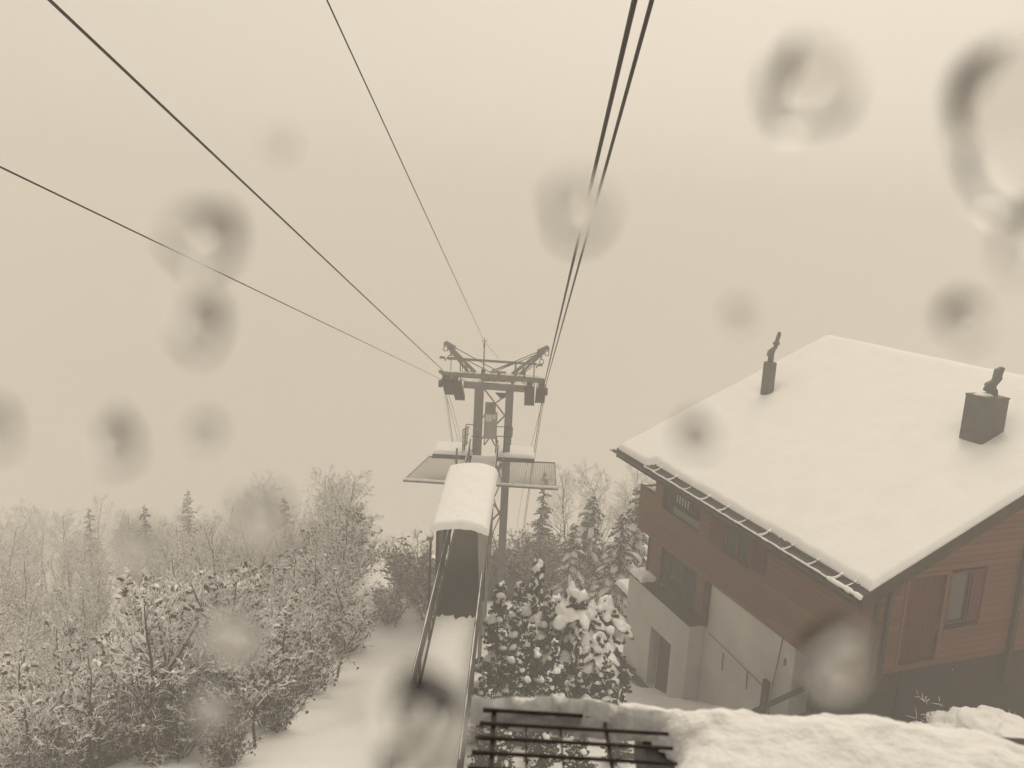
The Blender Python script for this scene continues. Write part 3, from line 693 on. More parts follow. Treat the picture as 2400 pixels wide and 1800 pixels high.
# ------------------------------------------------------------------ walkway with a small roofed shelter
WZ = -10.42
WA = Vector((-1.205, 12.4, 0)); WBp = Vector((-1.10, 34.9, 0)); wd = (WBp - WA).normalized(); wx = Vector((wd.y, -wd.x, 0)); AXW = (wx, wd, UP)
def W(a, y, z): t = (y - WA.y) / (WBp.y - WA.y); return WA + (WBp - WA) * t + wx * a + UP * z
walk = empty('walkway', W(0, 16, -11), 'narrow snowy service walkway leading through a roofed shelter to the mast', 'walkway')
MB().box(W(0, 23.65, WZ - 0.06), (0.52, 11.25, 0.05), AXW).build('deck', 'deck_mat', walk)
for a in (-0.56, 0.56): MB().box(W(a, 23.65, WZ - 0.12), (0.035, 11.25, 0.14), AXW).build('edge_beam', 'dark_steel', walk)
def deck_snow(y0, y1, rag0, rag1):
    b = MB(); na = 14; nb = max(8, int((y1 - y0) / 0.12))
    for j in range(nb + 1):
        for i in range(na + 1):
            a = -0.515 + 1.03 * i / na
            e0 = y0 + (0.35 * fbm(a * 3.2, 3.3) + 0.15 * fbm(a * 9, 1.3) - 1.8 * a if rag0 else 0); e1 = y1 + (0.30 * fbm(a * 4.5, 8.1) + 0.22 * fbm(a * 13, 2.1) if rag1 else 0)
            y = e0 + (e1 - e0) * j / nb
            d = min(y - e0 if rag0 else 9, e1 - y if rag1 else 9); k = min(1, d / 0.18)
            b.v.append(W(a, y, WZ - 0.01 + 0.15 * math.sqrt(max(0, 1 - (1 - k) ** 2)) + 0.02 * k * fbm(a * 2, y * 1.2)))
    for j in range(nb):
        for i in range(na): b.f.append((j * (na + 1) + i, j * (na + 1) + i + 1, (j + 1) * (na + 1) + i + 1, (j + 1) * (na + 1) + i))
    b.build('deck_snow', 'snow_fine', walk, smooth=True)
deck_snow(12.5, 19.9, False, True); deck_snow(26.7, 34.85, True, False)
# side fences: posts, top rail, boards
for a, sgn in ((-0.60, -1), (0.60, 1)):
    for y in np.arange(13.2, 34.5, 1.9):
        MB().box(W(a, y, WZ + 0.42), (0.028, 0.028, 0.5), AXW).build('post', 'galvanised', walk)
    for z in (0.30, 0.62): MB().box(W(a + 0.035 * sgn, 23.7, WZ + z), (0.012, 11.0, 0.10), AXW).build('fence_board', 'dark_steel', walk)
    MB().tube([W(a, 12.8, WZ + 0.93), W(a, 34.6, WZ + 0.93)], 0.03, 7).build('top_rail', 'dark_steel', walk)
    pts = [W(a, 12.9 + 0.36 * k, WZ + 0.955 + 0.006 * fbm(k * .7, 1)) for k in range(60)]
    MB().tube(pts, [max(0.004, 0.012 + 0.016 * fbm(k * 0.9, 4 + sgn)) for k in range(60)], 6).build('rail_snow', 'snow_fine', walk, smooth=True)
for y in (19.5, 25.5, 30.5):
    for a in (-0.5, 0.5): MB().bar(W(a, y, WZ - 0.15), W(a, y, hgt(-1.2, y) - 0.3), 0.13, 0.13).build('support', 'galvanised', walk)
# shelter
RF, RBk = (20.75, -8.12), (24.9, -7.72)
def roofp(a, t, dz): 
    y = RF[0] + (RBk[0] - RF[0]) * t; z = RF[1] + (RBk[1] - RF[1]) * t
    return W(a + 0.04 - 0.10 * (1 - t), y, z - 0.16 * (a / 0.8) ** 2 - 0.05 + dz)
b = MB(); n_ = 16
for j in (0, 1):
    for i in range(n_ + 1): b.v.append(roofp(-0.78 + 1.56 * i / n_, j, 0.0))
for j in (0, 1):
    for i in range(n_ + 1): b.v.append(roofp(-0.78 + 1.56 * i / n_, j, -0.04))
N_ = n_ + 1
for i in range(n_):
    b.f.append((i, i + 1, N_ + i + 1, N_ + i)); b.f.append((2 * N_ + i, 3 * N_ + i, 3 * N_ + i + 1, 2 * N_ + i + 1))
    b.f.append((i, 2 * N_ + i, 2 * N_ + i + 1, i + 1)); b.f.append((N_ + i, N_ + i + 1, 3 * N_ + i + 1, 3 * N_ + i))
shr = b.build('shelter_roof', 'dark_steel', walk)
b = MB(); na, nb = 40, 70
for j in range(nb + 1):
    for i in range(na + 1):
        a = -0.80 + 1.60 * i / na; t = -0.02 + 1.04 * j / nb
        d = min(0.80 - abs(a), (t + 0.02) * 4.15, (1.02 - t) * 4.15); k = min(1, d / 0.15)
        b.v.append(roofp(a, t, -0.01 + 0.20 * math.sqrt(max(0, 1 - (1 - k) ** 2)) + 0.03 * k * fbm(a * 1.6, t * 5) + 0.025 * (1 - k) * fbm(a * 9, t * 30)))
for j in range(nb):
    for i in range(na): b.f.append((j * (na + 1) + i, j * (na + 1) + i + 1, (j + 1) * (na + 1) + i + 1, (j + 1) * (na + 1) + i))
b.build('shelter_snow', 'snow_fine', shr, smooth=True)
for a in (-0.66, 0.66):
    for y in (20.95, 22.8, 24.7): MB().box(W(a, y, (WZ - 8.3) / 2 + (0.05 if y < 22 else 0.18)), (0.04, 0.04, (-8.3 - WZ) / 2), AXW).build('shelter_post', 'dark_steel', walk)
for k in range(26):                            # left side: upright poles
    y = 21.0 + k * 0.14; rr = random.Random(k)
    MB().bar(W(-0.665, y, WZ + 0.02), W(-0.665 + rr.uniform(-0.03, 0.03), y + rr.uniform(-0.1, 0.1), -8.42 + 0.1 * (y - 20.75) / 4.15), 0.05, 0.035).build('slat', 'galvanised' if k % 3 else 'pale_sheet', walk)
for k in range(3):                             # right side: sheet panels
    MB().box(W(0.665, 21.65 + k * 1.31, WZ + 1.02), (0.012, 0.645, 1.0), AXW).build('side_panel', 'pale_sheet', walk)
MB().prism([W(0.44, 20.86, -8.32), W(0.70, 20.86, -8.40), W(0.64, 20.86, WZ + 0.25), W(0.55, 20.86, WZ + 0.1)], wd * 0.02).build('front_panel', 'pale_sheet', walk)
b = MB(); b.tube([W(-0.82, 20.7, WZ + 0.1), W(-0.82, 20.7, -8.52)], 0.035, 8); po = b.build('lamp_post', 'dark_steel', walk)
MB().box(W(-0.84, 20.7, -8.5), (0.085, 0.085, 0.05), AXW).build('post_cap', 'galvanised', po)
b = MB(); b.blob(W(-0.84, 20.7, -8.40), 0.10, (1, 1, 0.85), 0.1, 2, 2); b.build('cap_snow', 'snow_fine', po, smooth=True)
b = MB(); b.bar(W(-0.55, 25.6, WZ + 0.4), W(-0.55, 25.6, -7.35), 0.06); b.bar(W(-0.62, 25.6, -7.62), W(-0.44, 25.6, -7.64), 0.05); b.build('signal_post', 'galvanised', walk)

# ------------------------------------------------------------------ ropes
K = -0.025
def rope(label, x0, z0, slope, r, name='track_rope', sag=0.0, z_far=None, y_near=-4.0, cat='rope', strands=0):
    pts = []
    for k in range(45):
        y = y_near + (MY - 0.2 - y_near) * k / 44; t = (MY - y)
        pts.append(Vector((x0 + K * t, y, z0 + slope * t)))
    for k in range(1, 30):
        t = k * 1.6; pts.append(Vector((x0 + 0.01 * t * (1 if x0 < 0 else -1), MY + t, z0 - 0.72 * t - 0.004 * t * t)))
    o = MB().tube(pts, r, 8).build(name, 'rope_steel', None, smooth=True, origin=pts[44])
    return tag(o, label, cat, 'cable car ropes running up from the mast')
rope('thick dark rope on the side of the mast away from the chalet', -3.11, -6.60, 0.2855, 0.0155)
rope('thin rope running lowest, on the mast side away from the chalet', -3.10, -7.05, 0.2478, 0.0075, 'haul_rope')
rope('thickest dark rope of the close pair on the chalet side', 1.45, -6.91, 0.2885, 0.0215)
rope('slimmer dark rope of the close pair, nearer the chalet', 1.53, -6.89, 0.2815, 0.0165)
b = MB(); pts = [Vector((-1.31 + K * (MY - y), y, -5.22 + 0.2685 * (MY - y))) for y in np.linspace(-4, MY, 40)] + [Vector((-1.31 + 0.045 * t, MY + t * 0.9, -5.22 - 0.22 * t)) for t in range(1, 12)]
o = b.tube(pts, 0.0085, 7).build('telephone_line', 'rope_steel', None, smooth=True, origin=(-1.31, MY, -5.22)); tag(o, 'thin line running to the tip of the mast antenna pole', 'cable')
for x, dx, nm in ((-2.80, 0.018, 'thin counter rope hanging below the mast saddle away from the chalet'), (-2.92, 0.012, 'fainter thin rope just outside the counter rope away from the chalet'), (1.42, -0.02, 'thin rope hanging below the chalet-side mast saddle')):
    pts = [Vector((x + dx * t, MY + t, -7.7 - 0.50 * t - 0.006 * t * t)) for t in np.linspace(0, 50, 26)]
    o = MB().tube(pts, 0.011, 6).build('counter_rope', 'rope_steel', None, True, origin=pts[0]); tag(o, nm, 'rope', 'ropes falling from the mast into the fog')

# ------------------------------------------------------------------ trees and shrubs
def perp(d, rr):
    a = Vector((rr.gauss(0, 1), rr.gauss(0, 1), rr.gauss(0, 1))); a = a - d * a.dot(d)
    return a.normalized() if a.length > 1e-4 else Vector((1, 0, 0))

def bare_tree(seed, height, nlimb, snow=1.0, leaf=0.0, upright=0.6, rmin=0.008):
    """tapered trunk, limbs and twigs, with snow lying along the upper side of every limb"""
    rr = random.Random(seed); tr = MB(); tw = MB(); sn = MB(); lf = MB()
    def limb(p, d, L, r, lev):
        nseg = max(3, int(L / 0.35)) if lev < 2 else 3
        pts = [p]; rad = [r]; q = p.copy(); dd = d.copy()
        for k in range(nseg):
            dd = (dd + perp(dd, rr) * (0.10 + 0.07 * lev) + UP * (0.10 * upright if lev else 0.02)).normalized()
            q = q + dd * (L / nseg); pts.append(q.copy()); rad.append(max(rmin * 0.7, r * (1 - 0.85 * (k + 1) / nseg)))
        (tr if lev == 0 else tw).tube(pts, rad, 6 if lev == 0 else (4 if lev == 1 else 3), False)
        if snow and lev > 0:
            for k in range(nseg):
                if rr.random() < 0.62 * snow:
                    a, b_ = pts[k], pts[k + 1]; e = (b_ - a).normalized()
                    if abs(e.z) > 0.93: continue
                    rs = rad[k] * 0.5 + 0.006 + 0.008 * rr.random()
                    o = UP * (rad[k] * 0.55 + rs * 0.45)
                    sn.tube([a + o, (a + b_) / 2 + o * 1.1, b_ + o], [rs * 0.6, rs * 1.15, rs * 0.6], 4, False)
                if rr.random() < 0.09 * snow: sn.pillow([pts[k], pts[k].lerp(pts[k + 1], 0.5) + UP * 0.01, pts[k + 1]], 0.02 + 0.035 * rr.random(), 0.02 + 0.025 * rr.random(), rr, 5)
        if leaf and lev >= 2:
            for k in range(nseg):
                if rr.random() < leaf:
                    c = pts[k] + perp(dd, rr) * 0.04; u = perp(UP, rr) * (0.03 + 0.04 * rr.random()); v_ = (UP * -0.06 + perp(u.normalized(), rr) * 0.03)
                    lf.quad(c - u, c + u, c + u + v_, c - u + v_)
                    if rr.random() < 0.25: sn.pillow([c - u * 1.6, c + UP * 0.02, c + u * 1.6], 0.02 + 0.03 * rr.random(), 0.02 + 0.02 * rr.random(), rr, 5)
        if lev < 3:
            cnt = {0: nlimb, 1: 7, 2: 4}[lev]
            for k in range(cnt):
                t = (0.22 + 0.76 * (k + rr.random() * 0.8) / cnt) if lev == 0 else 0.2 + 0.78 * rr.random()
                i = min(nseg - 1, int(t * nseg)); base = pts[i].lerp(pts[i + 1], t * nseg - i)
                ax = (pts[i + 1] - pts[i]).normalized()
                nd = (ax * (0.55 + 0.3 * rr.random()) + perp(ax, rr) * (0.75 + 0.4 * rr.random())).normalized()
                LL = L * ((0.42 * (1.15 - t)) + 0.06 if lev == 0 else 0.42 * rr.uniform(0.7, 1.2) * (1.2 - 0.6 * t))
                limb(base, nd, LL, max(rmin, rad[i] * 0.5), lev + 1)
    limb(Vector((0, 0, -0.2)), Vector((rr.uniform(-0.08, 0.08), rr.uniform(-0.08, 0.08), 1)).normalized(), height, height * 0.0105 + 0.012, 0)
    return tr, tw, sn, lf

def shrub(seed, height, spread, nstem, snow=1.0, leaf=0.3):
    rr = random.Random(seed); tr = MB(); tw = MB(); sn = MB(); lf = MB()
    for s in range(nstem):
        a = rr.random() * 6.28; q = Vector((math.cos(a), math.sin(a), 0)) * spread * 0.22 * rr.random(); lean_ = rr.random() ** 0.7
        d = (Vector((math.cos(a), math.sin(a), 0)) * lean_ * spread / height + UP).normalized(); L = height * rr.uniform(0.55, 1.05)
        pts = [q + UP * -0.15]; n_ = 6
        for k in range(n_):
            d = (d + perp(d, rr) * 0.12 + UP * 0.03).normalized(); pts.append(pts[-1] + d * L / n_)
        tr.tube(pts, [0.016 * (1 - 0.8 * k / n_) + 0.004 for k in range(n_ + 1)], 4, False)
        for t in range(int(9 + 5 * rr.random())):
            i = rr.randrange(1, n_); b0 = pts[i].lerp(pts[i + 1], rr.random())
            dd = (d + perp(d, rr) * 1.0 + UP * 0.15).normalized(); l2 = L * rr.uniform(0.12, 0.30); p1 = b0 + dd * l2 * 0.5; p2 = p1 + (dd + UP * 0.25).normalized() * l2 * 0.5
            tw.tube([b0, p1, p2], [0.008, 0.006, 0.004], 3, False)
            for u in range(5):
                e0 = b0.lerp(p2, 0.3 + 0.6 * rr.random()); e1 = e0 + (dd + perp(dd, rr) * 1.1).normalized() * l2 * rr.uniform(0.25, 0.55)
                tw.tube([e0, e0.lerp(e1, 0.5) + perp(dd, rr) * 0.02, e1], [0.005, 0.004, 0.003], 3, False)
                if rr.random() < 0.6 * snow: sn.tube([e0 + UP * 0.006, e0.lerp(e1, 0.5) + UP * 0.009, e1 + UP * 0.004], [0.003, 0.0065, 0.003], 4, False)
                if rr.random() < leaf:
                    uu = perp(UP, rr) * (0.03 + 0.035 * rr.random()); vv = UP * -0.07 + perp(UP, rr) * 0.03
                    lf.quad(e1 - uu, e1 + uu, e1 + uu + vv, e1 - uu + vv)
            if rr.random() < 0.7 * snow: sn.tube([b0 + UP * 0.008, b0.lerp(p1, 0.6) + UP * 0.012, p1 + UP * 0.008], [0.004, 0.0075, 0.004], 4, False)
            if rr.random() < 0.16 * snow: sn.blob(p1 + UP * 0.015, 0.02 + 0.05 * rr.random() ** 3, (1.5, 1.3, 0.8), 0.9, rr.random() * 40, 1)
    return tr, tw, sn, lf

def conifer(seed, height, width, snow=1.0, dens=1.0, blobs=0.0, droop=0.35, wn=1.0, strip=0.55, bw_=1.0, prof=0.75, top=0.0):
    rr = random.Random(seed); tr = MB(); nd = MB(); sn = MB(); sp = MB()
    tr.tube([(0, 0, -0.3), (0.02, 0, height * 0.5), (0, 0.01, height)], [height * 0.016 + 0.02, height * 0.009 + 0.01, 0.008], 6, False)
    z = height * 0.05
    while z < height * 0.985:
        f = 1 - z / height; L0 = width * (f ** prof) * (0.75 + 0.25 * math.sin(z * 5)) + 0.06
        for k in range(max(2, int((2.6 + 2.8 * f) * dens))):
            a = rr.random() * 6.28; z_ = z + rr.uniform(-0.02, 0.02) * height; L = L0 * rr.uniform(0.65, 1.15); out_ = Vector((math.cos(a), math.sin(a), 0)); side = Vector((-out_.y, out_.x, 0))
            pts = []; n_ = 5
            for i in range(n_ + 1):
                t = i / n_; pts.append(Vector((0, 0, min(z_, height * 0.99))) + out_ * L * t + UP * (L * (0.18 * t - droop * t * t)) + side * 0.05 * L * math.sin(t * 3 + a))
            nd.tube(pts, [0.012] * 5 + [0.004], 3, False)
            ns = max(4, int(L * 9 * dens))
            for s in range(ns):                # needle sprays along the bough
                t = 0.12 + 0.88 * (s + rr.random()) / ns; i = min(n_ - 1, int(t * n_)); c = pts[i].lerp(pts[i + 1], t * n_ - i)
                for sg in (-1, 1):
                    l2 = (0.10 + 0.30 * L * (1 - t) ** 0.6 * 0.55) * rr.uniform(0.6, 1.2); e = c + (side * sg * 0.8 + out_ * 0.6).normalized() * l2 + UP * rr.uniform(-0.10, 0.0) * (1 + l2 * 2)
                    wv = (out_ - side * sg * 0.5).normalized() * (0.022 + 0.016 * rr.random()) * wn; m_ = c.lerp(e, 0.55) + UP * 0.015
                    i0 = len(nd.v); nd.v += [c, m_ + wv, e, m_ - wv]; nd.f += [(i0, i0 + 1, i0 + 2, i0 + 3)]
                    nd.quad(m_ + wv * 0.6, m_ - wv * 0.6, m_ - wv * 0.4 + UP * -0.07, m_ + wv * 0.4 + UP * -0.07)
                    if rr.random() < strip * snow:
                        o = UP * 0.018; rs = 0.016 + 0.014 * rr.random(); sn.tube([c + o, m_ + o * 1.6, e + o * 0.5], [rs * 0.8, rs * 1.25, rs * 0.4], 4, False)
            if rr.random() < strip * 1.3 * snow:
                sn.tube([p + UP * 0.02 for p in pts[1:]], [0.02, 0.035, 0.04, 0.035, 0.015], 5, False)
            if blobs and rr.random() < blobs + top * max(0.0, 0.55 - f):
                for q in range(rr.choice((1, 1, 2))):
                    i0_ = rr.choice((1, 2, 2, 3)); o = side * rr.uniform(-0.16, 0.16) * L; pp = [pts[x_] + o * (x_ / 5) + UP * 0.02 for x_ in range(i0_, 6)]
                    if len(pp) < 4: pp = [pp[0], pp[0].lerp(pp[1], 0.5)] + pp[1:]
                    sp.pillow(pp, rr.uniform(0.05, 0.14) * (0.5 + 0.6 * min(1, L)) * bw_, rr.uniform(0.05, 0.10) * bw_, rr, 10)
        z += height * 0.019 + 0.035 + 0.03 * rr.random()
    if blobs: sp.pillow([(0.0, 0, height - 0.22), (0.02, 0, height - 0.1), (0, 0.02, height + 0.03)], 0.06, 0.06, rr, 7)
    if sp.f:
        fz = fuse(sp, 0.032 if height < 5 else 0.05); k = len(sn.v); sn.v += fz.v; sn.f += [tuple(k + i for i in f) for f in fz.f]
    return tr, nd, sn

def fuse(mb, vox, amp=0.012):
    """let overlapping lumps of snow flow together into one settled skin"""
    o = mb.build('fuse', 'snow_fine'); m1 = o.modifiers.new('r', 'REMESH'); m1.mode = 'VOXEL'; m1.voxel_size = vox
    m2 = o.modifiers.new('s', 'SMOOTH'); m2.iterations = 3; m2.factor = 0.5
    dg = bpy.context.evaluated_depsgraph_get(); dg.update(); me = bpy.data.meshes.new_from_object(o.evaluated_get(dg))
    r = MB(); r.v = [v.co + v.normal * amp * fbm(v.co.x * 7, v.co.y * 7, v.co.z * 7) for v in me.vertices]; r.f = [tuple(p.vertices) for p in me.polygons]
    bpy.data.meshes.remove(me); bpy.data.objects.remove(o)
    return r
PROTO = {}
def proto(key, name, parts):
    r = bpy.data.objects.new(name, None); C.objects.link(r); r.empty_display_size = 0.3
    for nm, mb, m in parts:
        if mb.f: mb.build(nm, m, r, smooth=nm == 'snow_load')
    PROTO[key] = [r, False]
def place(key, x, y, label, cat, group, sc=1.0, rz=None, sink=0.0, z=None, tilt=(0, 0)):
    r, used = PROTO[key]
    if used:
        c = r.copy(); C.objects.link(c)
        for ch in list(r.children):
            k = ch.copy(); C.objects.link(k); k.parent = c
        r = c
    else: PROTO[key][1] = True
    r.location = (x, y, (hgt(x, y) if z is None else z) - sink); r.rotation_euler = (tilt[0], tilt[1], RNG.random() * 6.28 if rz is None else rz); r.scale = (sc, sc, sc)
    return tag(r, label, cat, group)
RNG = random.Random(11)
for k in range(5):
    t_ = bare_tree(100 + k, 9.0, 30, 0.9, 0.0, upright=1.6 - 0.2 * k); proto('bare%d' % k, 'bare_tree', [('trunk', t_[0], 'bark'), ('crown', t_[1], 'twig'), ('snow_load', t_[2], 'snow_fine')])
for k in range(3):
    t_ = bare_tree(200 + k, 6.0, 22, 0.85, 0.5, upright=0.6); proto('leafy%d' % k, 'leafy_tree', [('trunk', t_[0], 'bark'), ('crown', t_[1], 'twig'), ('dry_leaves', t_[3], 'dry_leaf'), ('snow_load', t_[2], 'snow_fine')])
for k in range(4):
    t_ = bare_tree(250 + k, 3.6, 18, 1.0, 0.04, upright=2.0, rmin=0.0045); proto('young%d' % k, 'young_tree', [('trunk', t_[0], 'bark'), ('crown', t_[1], 'twig'), ('dry_leaves', t_[3], 'dry_leaf'), ('snow_load', t_[2], 'snow_fine')])
for k in range(4):
    t_ = shrub(300 + k, 2.2, 1.6, 34, 0.9, 0.22); proto('shrub%d' % k, 'shrub', [('stem', t_[0], 'bark'), ('crown', t_[1], 'twig'), ('dry_leaves', t_[3], 'dry_leaf'), ('snow_load', t_[2], 'snow_fine')])
for k in range(3):
    t_ = conifer(400 + k, 10.0, 1.9, 0.7, 1.5, 0.0, 0.35, 2.2); proto('spruce%d' % k, 'spruce', [('trunk', t_[0], 'bark'), ('crown', t_[1], 'needles'), ('snow_load', t_[2], 'snow_fine')])
for k in range(2):
    t_ = conifer(420 + k, 6.5, 1.9, 1.0, 1.8, 0.42, 0.55, 2.6, 0.4, 1.8, 0.6); proto('laden%d' % k, 'spruce', [('trunk', t_[0], 'bark'), ('crown', t_[1], 'needles'), ('snow_load', t_[2], 'snow_fine')])
for k in range(3):
    t_ = conifer(440 + k, 4.2, 1.0, 0.5, 1.35, 0.18, 0.16, 1.9, 0.10, 1.7, 0.75, 0.6); proto('tuft%d' % k, 'snowy_conifer', [('trunk', t_[0], 'bark'), ('crown', t_[1], 'needles'), ('snow_load', t_[2], 'snow_fine')])

# the wood to the left of the walkway
def wood_edge(y): return float(np.interp(y, [12, 15, 20, 28, 36, 50, 80], [-5.2, -5.2, -4.9, -5.4, -7.0, -11.0, -19]))
cells = set(); cnt = {'b': 0, 's': 0}
def scatter(n, y0, y1, fn, gap, seed, xlo=-0.68, power=1.3):
    rr = random.Random(seed); pts = []; tries = 0
    while len(pts) < n and tries < 20000:
        tries += 1
        y = y0 + (y1 - y0) * rr.random() ** power; xe = wood_edge(y); xl = xlo * y - 1.0
        x = xl + (xe - xl) * rr.random()
        if all((x - a) ** 2 + (y - b_) ** 2 > gap * gap for a, b_ in pts): pts.append((x, y)); fn(x, y, rr)
scatter(75, 27, 78, lambda x, y, rr: place('bare%d' % rr.randrange(5), x, y, 'tall bare tree dusted with snow in the wood beside the walkway', 'tree', 'bare trees of the wood', rr.uniform(0.62, 0.88) * min(1.28, 0.55 + y / 85)), 1.6, 21)
scatter(150, 15.0, 46, lambda x, y, rr: place('young%d' % rr.randrange(4), x, y, 'thin young frosted tree among the undergrowth of the wood', 'tree', 'young trees of the wood', rr.uniform(0.7, 1.25)), 0.8, 24)
scatter(16, 32, 56, lambda x, y, rr: place('leafy%d' % rr.randrange(3), x, y, 'low snowy tree with clinging brown leaves in the wood', 'tree', 'leafy trees of the wood', rr.uniform(0.5, 0.85), sink=0.3), 1.8, 22)
scatter(80, 14.5, 42, lambda x, y, rr: place('shrub%d' % rr.randrange(4), x, y, 'snow-covered shrub in the undergrowth of the wood', 'shrub', 'undergrowth of the wood', rr.uniform(0.55, 0.95)), 1.1, 23)
for x, y, a, L, lab in ((-8.6, 15.6, 0.5, 4.2, 'pale snow-covered leaning trunk at the near edge of the wood'), (-7.9, 16.4, 0.62, 3.4, 'shorter snow-covered leaning trunk beside the longer one')):
    lt = empty('leaning_trunk', (x, y, hgt(x, y)), lab, 'trunk'); p0 = Vector((x, y, hgt(x, y) - 0.2)); e_ = Vector((math.sin(a), 0.5, math.cos(a))).normalized()
    pts = [p0 + e_ * L * k / 8 + Vector((0.04 * math.sin(k * 1.3), 0, 0.03 * math.cos(k * 2))) for k in range(9)]
    MB().tube(pts, [0.07 - 0.005 * k for k in range(9)], 7).build('trunk', 'bark', lt, True)
    MB().tube([p + Vector((-0.02, -0.02, 0.035)) for p in pts[1:]], [0.06 - 0.004 * k + 0.012 * math.sin(k * 2.7) for k in range(8)], 7).build('trunk_snow', 'snow_fine', lt, True)
for x, y, s, lab in ((-23.5, 50, 0.95, 'pale spruce rising above the outer part of the wood'), (-15.8, 55, 1.05, 'tall narrow spruce standing out above the bare wood'), (-31.5, 58, 0.9, 'faint spruce at the outer edge of the wood, farthest from the walkway'), (-27.3, 66, 1.15, 'very faint spruce deep in the fog behind the wood'), (-19, 40, 0.6, 'small dark spruce in the middle of the wood')):
    place('spruce%d' % (int(-x) % 3), x, y, lab, 'tree', 'spruces of the wood', s)
# brush beside the walkway and the mast foot
for k, (x, y, s) in enumerate(((-3.6, 33.5, 1.1), (-2.9, 31.5, 0.9), (-4.4, 35.5, 1.2), (-3.3, 36.5, 1.0), (-2.6, 34.2, 0.8), (-4.6, 31.2, 0.8))):
    place('shrub%d' % (k % 4), x, y, 'thin snowy shrub growing between the wood and the walkway', 'shrub', 'shrubs left of the walkway', s)
for k, (x, y, s) in enumerate(((0.9, 37.5, 1.1), (1.8, 38.5, 1.2), (2.8, 39.5, 1.2), (0.4, 40, 1.1), (3.6, 38.0, 1.1), (1.5, 41.5, 1.3), (4.8, 41, 1.3), (-0.6, 38.7, 0.9), (2.2, 36.0, 0.9), (3.2, 35.0, 0.9))):
    place('shrub%d' % ((k + 1) % 4), x, y, 'snowy shrub at the foot of the mast towards the chalet', 'shrub', 'shrubs right of the mast foot', s)
for k, (x, y, s) in enumerate(((5.6, 47, 0.8), (7.0, 46, 0.75), (4.3, 50, 0.8), (8.6, 50, 0.85))):
    place('bare%d' % (k % 5), x, y, 'thin bare tree fading into the fog behind the laden spruces', 'tree', 'bare trees behind the spruces', s)
# laden spruces between mast and chalet
for k, (key, x, y, s, lab) in enumerate((('spruce1', 1.95, 40.5, 0.62, 'small dark spruce under the chalet-side safety net'), ('laden0', 4.2, 38.0, 0.78, 'snow-laden spruce halfway between the mast and the chalet'), ('laden1', 6.3, 37.0, 0.86, 'broad snow-laden spruce close behind the chalet balcony'), ('laden0', 5.2, 34.0, 0.72, 'low spruce drooping with snow beside the chalet corner'), ('laden1', 3.1, 34.3, 0.62, 'short snow-bent spruce in front of the mast-side shrubs'))):
    place(key, x, y, lab, 'tree', 'spruces between mast and chalet', s)
# snow-tufted conifers beside the walkway
for k, (key, x, y, s, lab) in enumerate((('tuft0', -0.05, 20.9, 0.93, 'slim conifer with snow tufts touching the walkway fence'), ('tuft1', 0.42, 20.0, 0.8, 'low conifer with snow tufts, second from the walkway'), ('tuft2', 1.0, 21.6, 1.06, 'tallest snow-tufted conifer of the clump by the walkway'), ('tuft0', 0.55, 22.4, 0.9, 'conifer half hidden behind the tufted clump by the walkway'), ('tuft1', 1.35, 20.6, 0.86, 'snow-tufted conifer next to the snow-capped shrubs'), ('tuft2', 0.1, 18.4, 0.62, 'small dark conifer at the foot of the tufted clump'), ('tuft0', 0.8, 18.6, 0.66, 'small conifer below the snow-capped shrubs'), ('tuft1', -0.30, 16.6, 0.42, 'little conifer pushing over the walkway fence'), ('tuft2', 0.5, 16.6, 0.55, 'dark young conifer seen through the bar grille'), ('tuft0', 1.3, 17.2, 0.6, 'dark young conifer in front of the snow-capped shrubs'), ('tuft1', 1.9, 18.0, 0.6, 'small conifer leaning against the largest snow-capped shrub'), ('tuft2', 1.1, 15.4, 0.5, 'lowest young conifer below the bar grille'), ('tuft1', 2.6, 17.6, 0.52, 'young conifer on the house side of the lower dark shrub'), ('tuft0', -0.1, 15.2, 0.42, 'stunted conifer below the walkway end of the bar grille'), ('tuft1', 0.2, 13.6, 0.36, 'tiny conifer under the bar grille nearest the walkway'), ('tuft2', 0.9, 13.9, 0.38, 'tiny bushy conifer under the middle of the bar grille'), ('tuft0', 1.7, 14.4, 0.4, 'tiny conifer under the ledge end of the bar grille'), ('tuft1', 2.6, 15.2, 0.42, 'tiny conifer just beyond the snowy ledge'), ('tuft2', 1.5, 13.0, 0.34, 'smallest conifer of the row under the bar grille'))):
    place(key, x, y, lab, 'tree', 'tufted conifers beside the walkway', s)

# round shrubs bowed under a thick cap of snow
for k in range(2):
    t_ = conifer(460 + k, 3.7, 1.25, 0.6, 2.3, 0.10, 0.42, 2.3, 0.10, 1.7, 0.33, 3.2)
    proto('round%d' % k, 'laden_shrub', [('trunk', t_[0], 'bark'), ('crown', t_[1], 'hedge_leaf'), ('snow_load', t_[2], 'snow_fine')])
for key, x, y, s_, lab in (('round0', 2.05, 20.6, 1.0, 'largest dark shrub bowed under a thick cap of snow'), ('round1', 2.9, 21.0, 0.9, 'dark snow-capped shrub nearest the white basement wall'), ('round1', 1.5, 21.2, 0.92, 'snow-capped shrub between the conifers and the largest shrub'), ('round0', 2.6, 19.4, 0.68, 'lower dark shrub in front of the snow-capped ones')):
    place(key, x, y, lab, 'shrub', 'snow-capped shrubs between walkway and chalet', s_)
rr = random.Random(31)

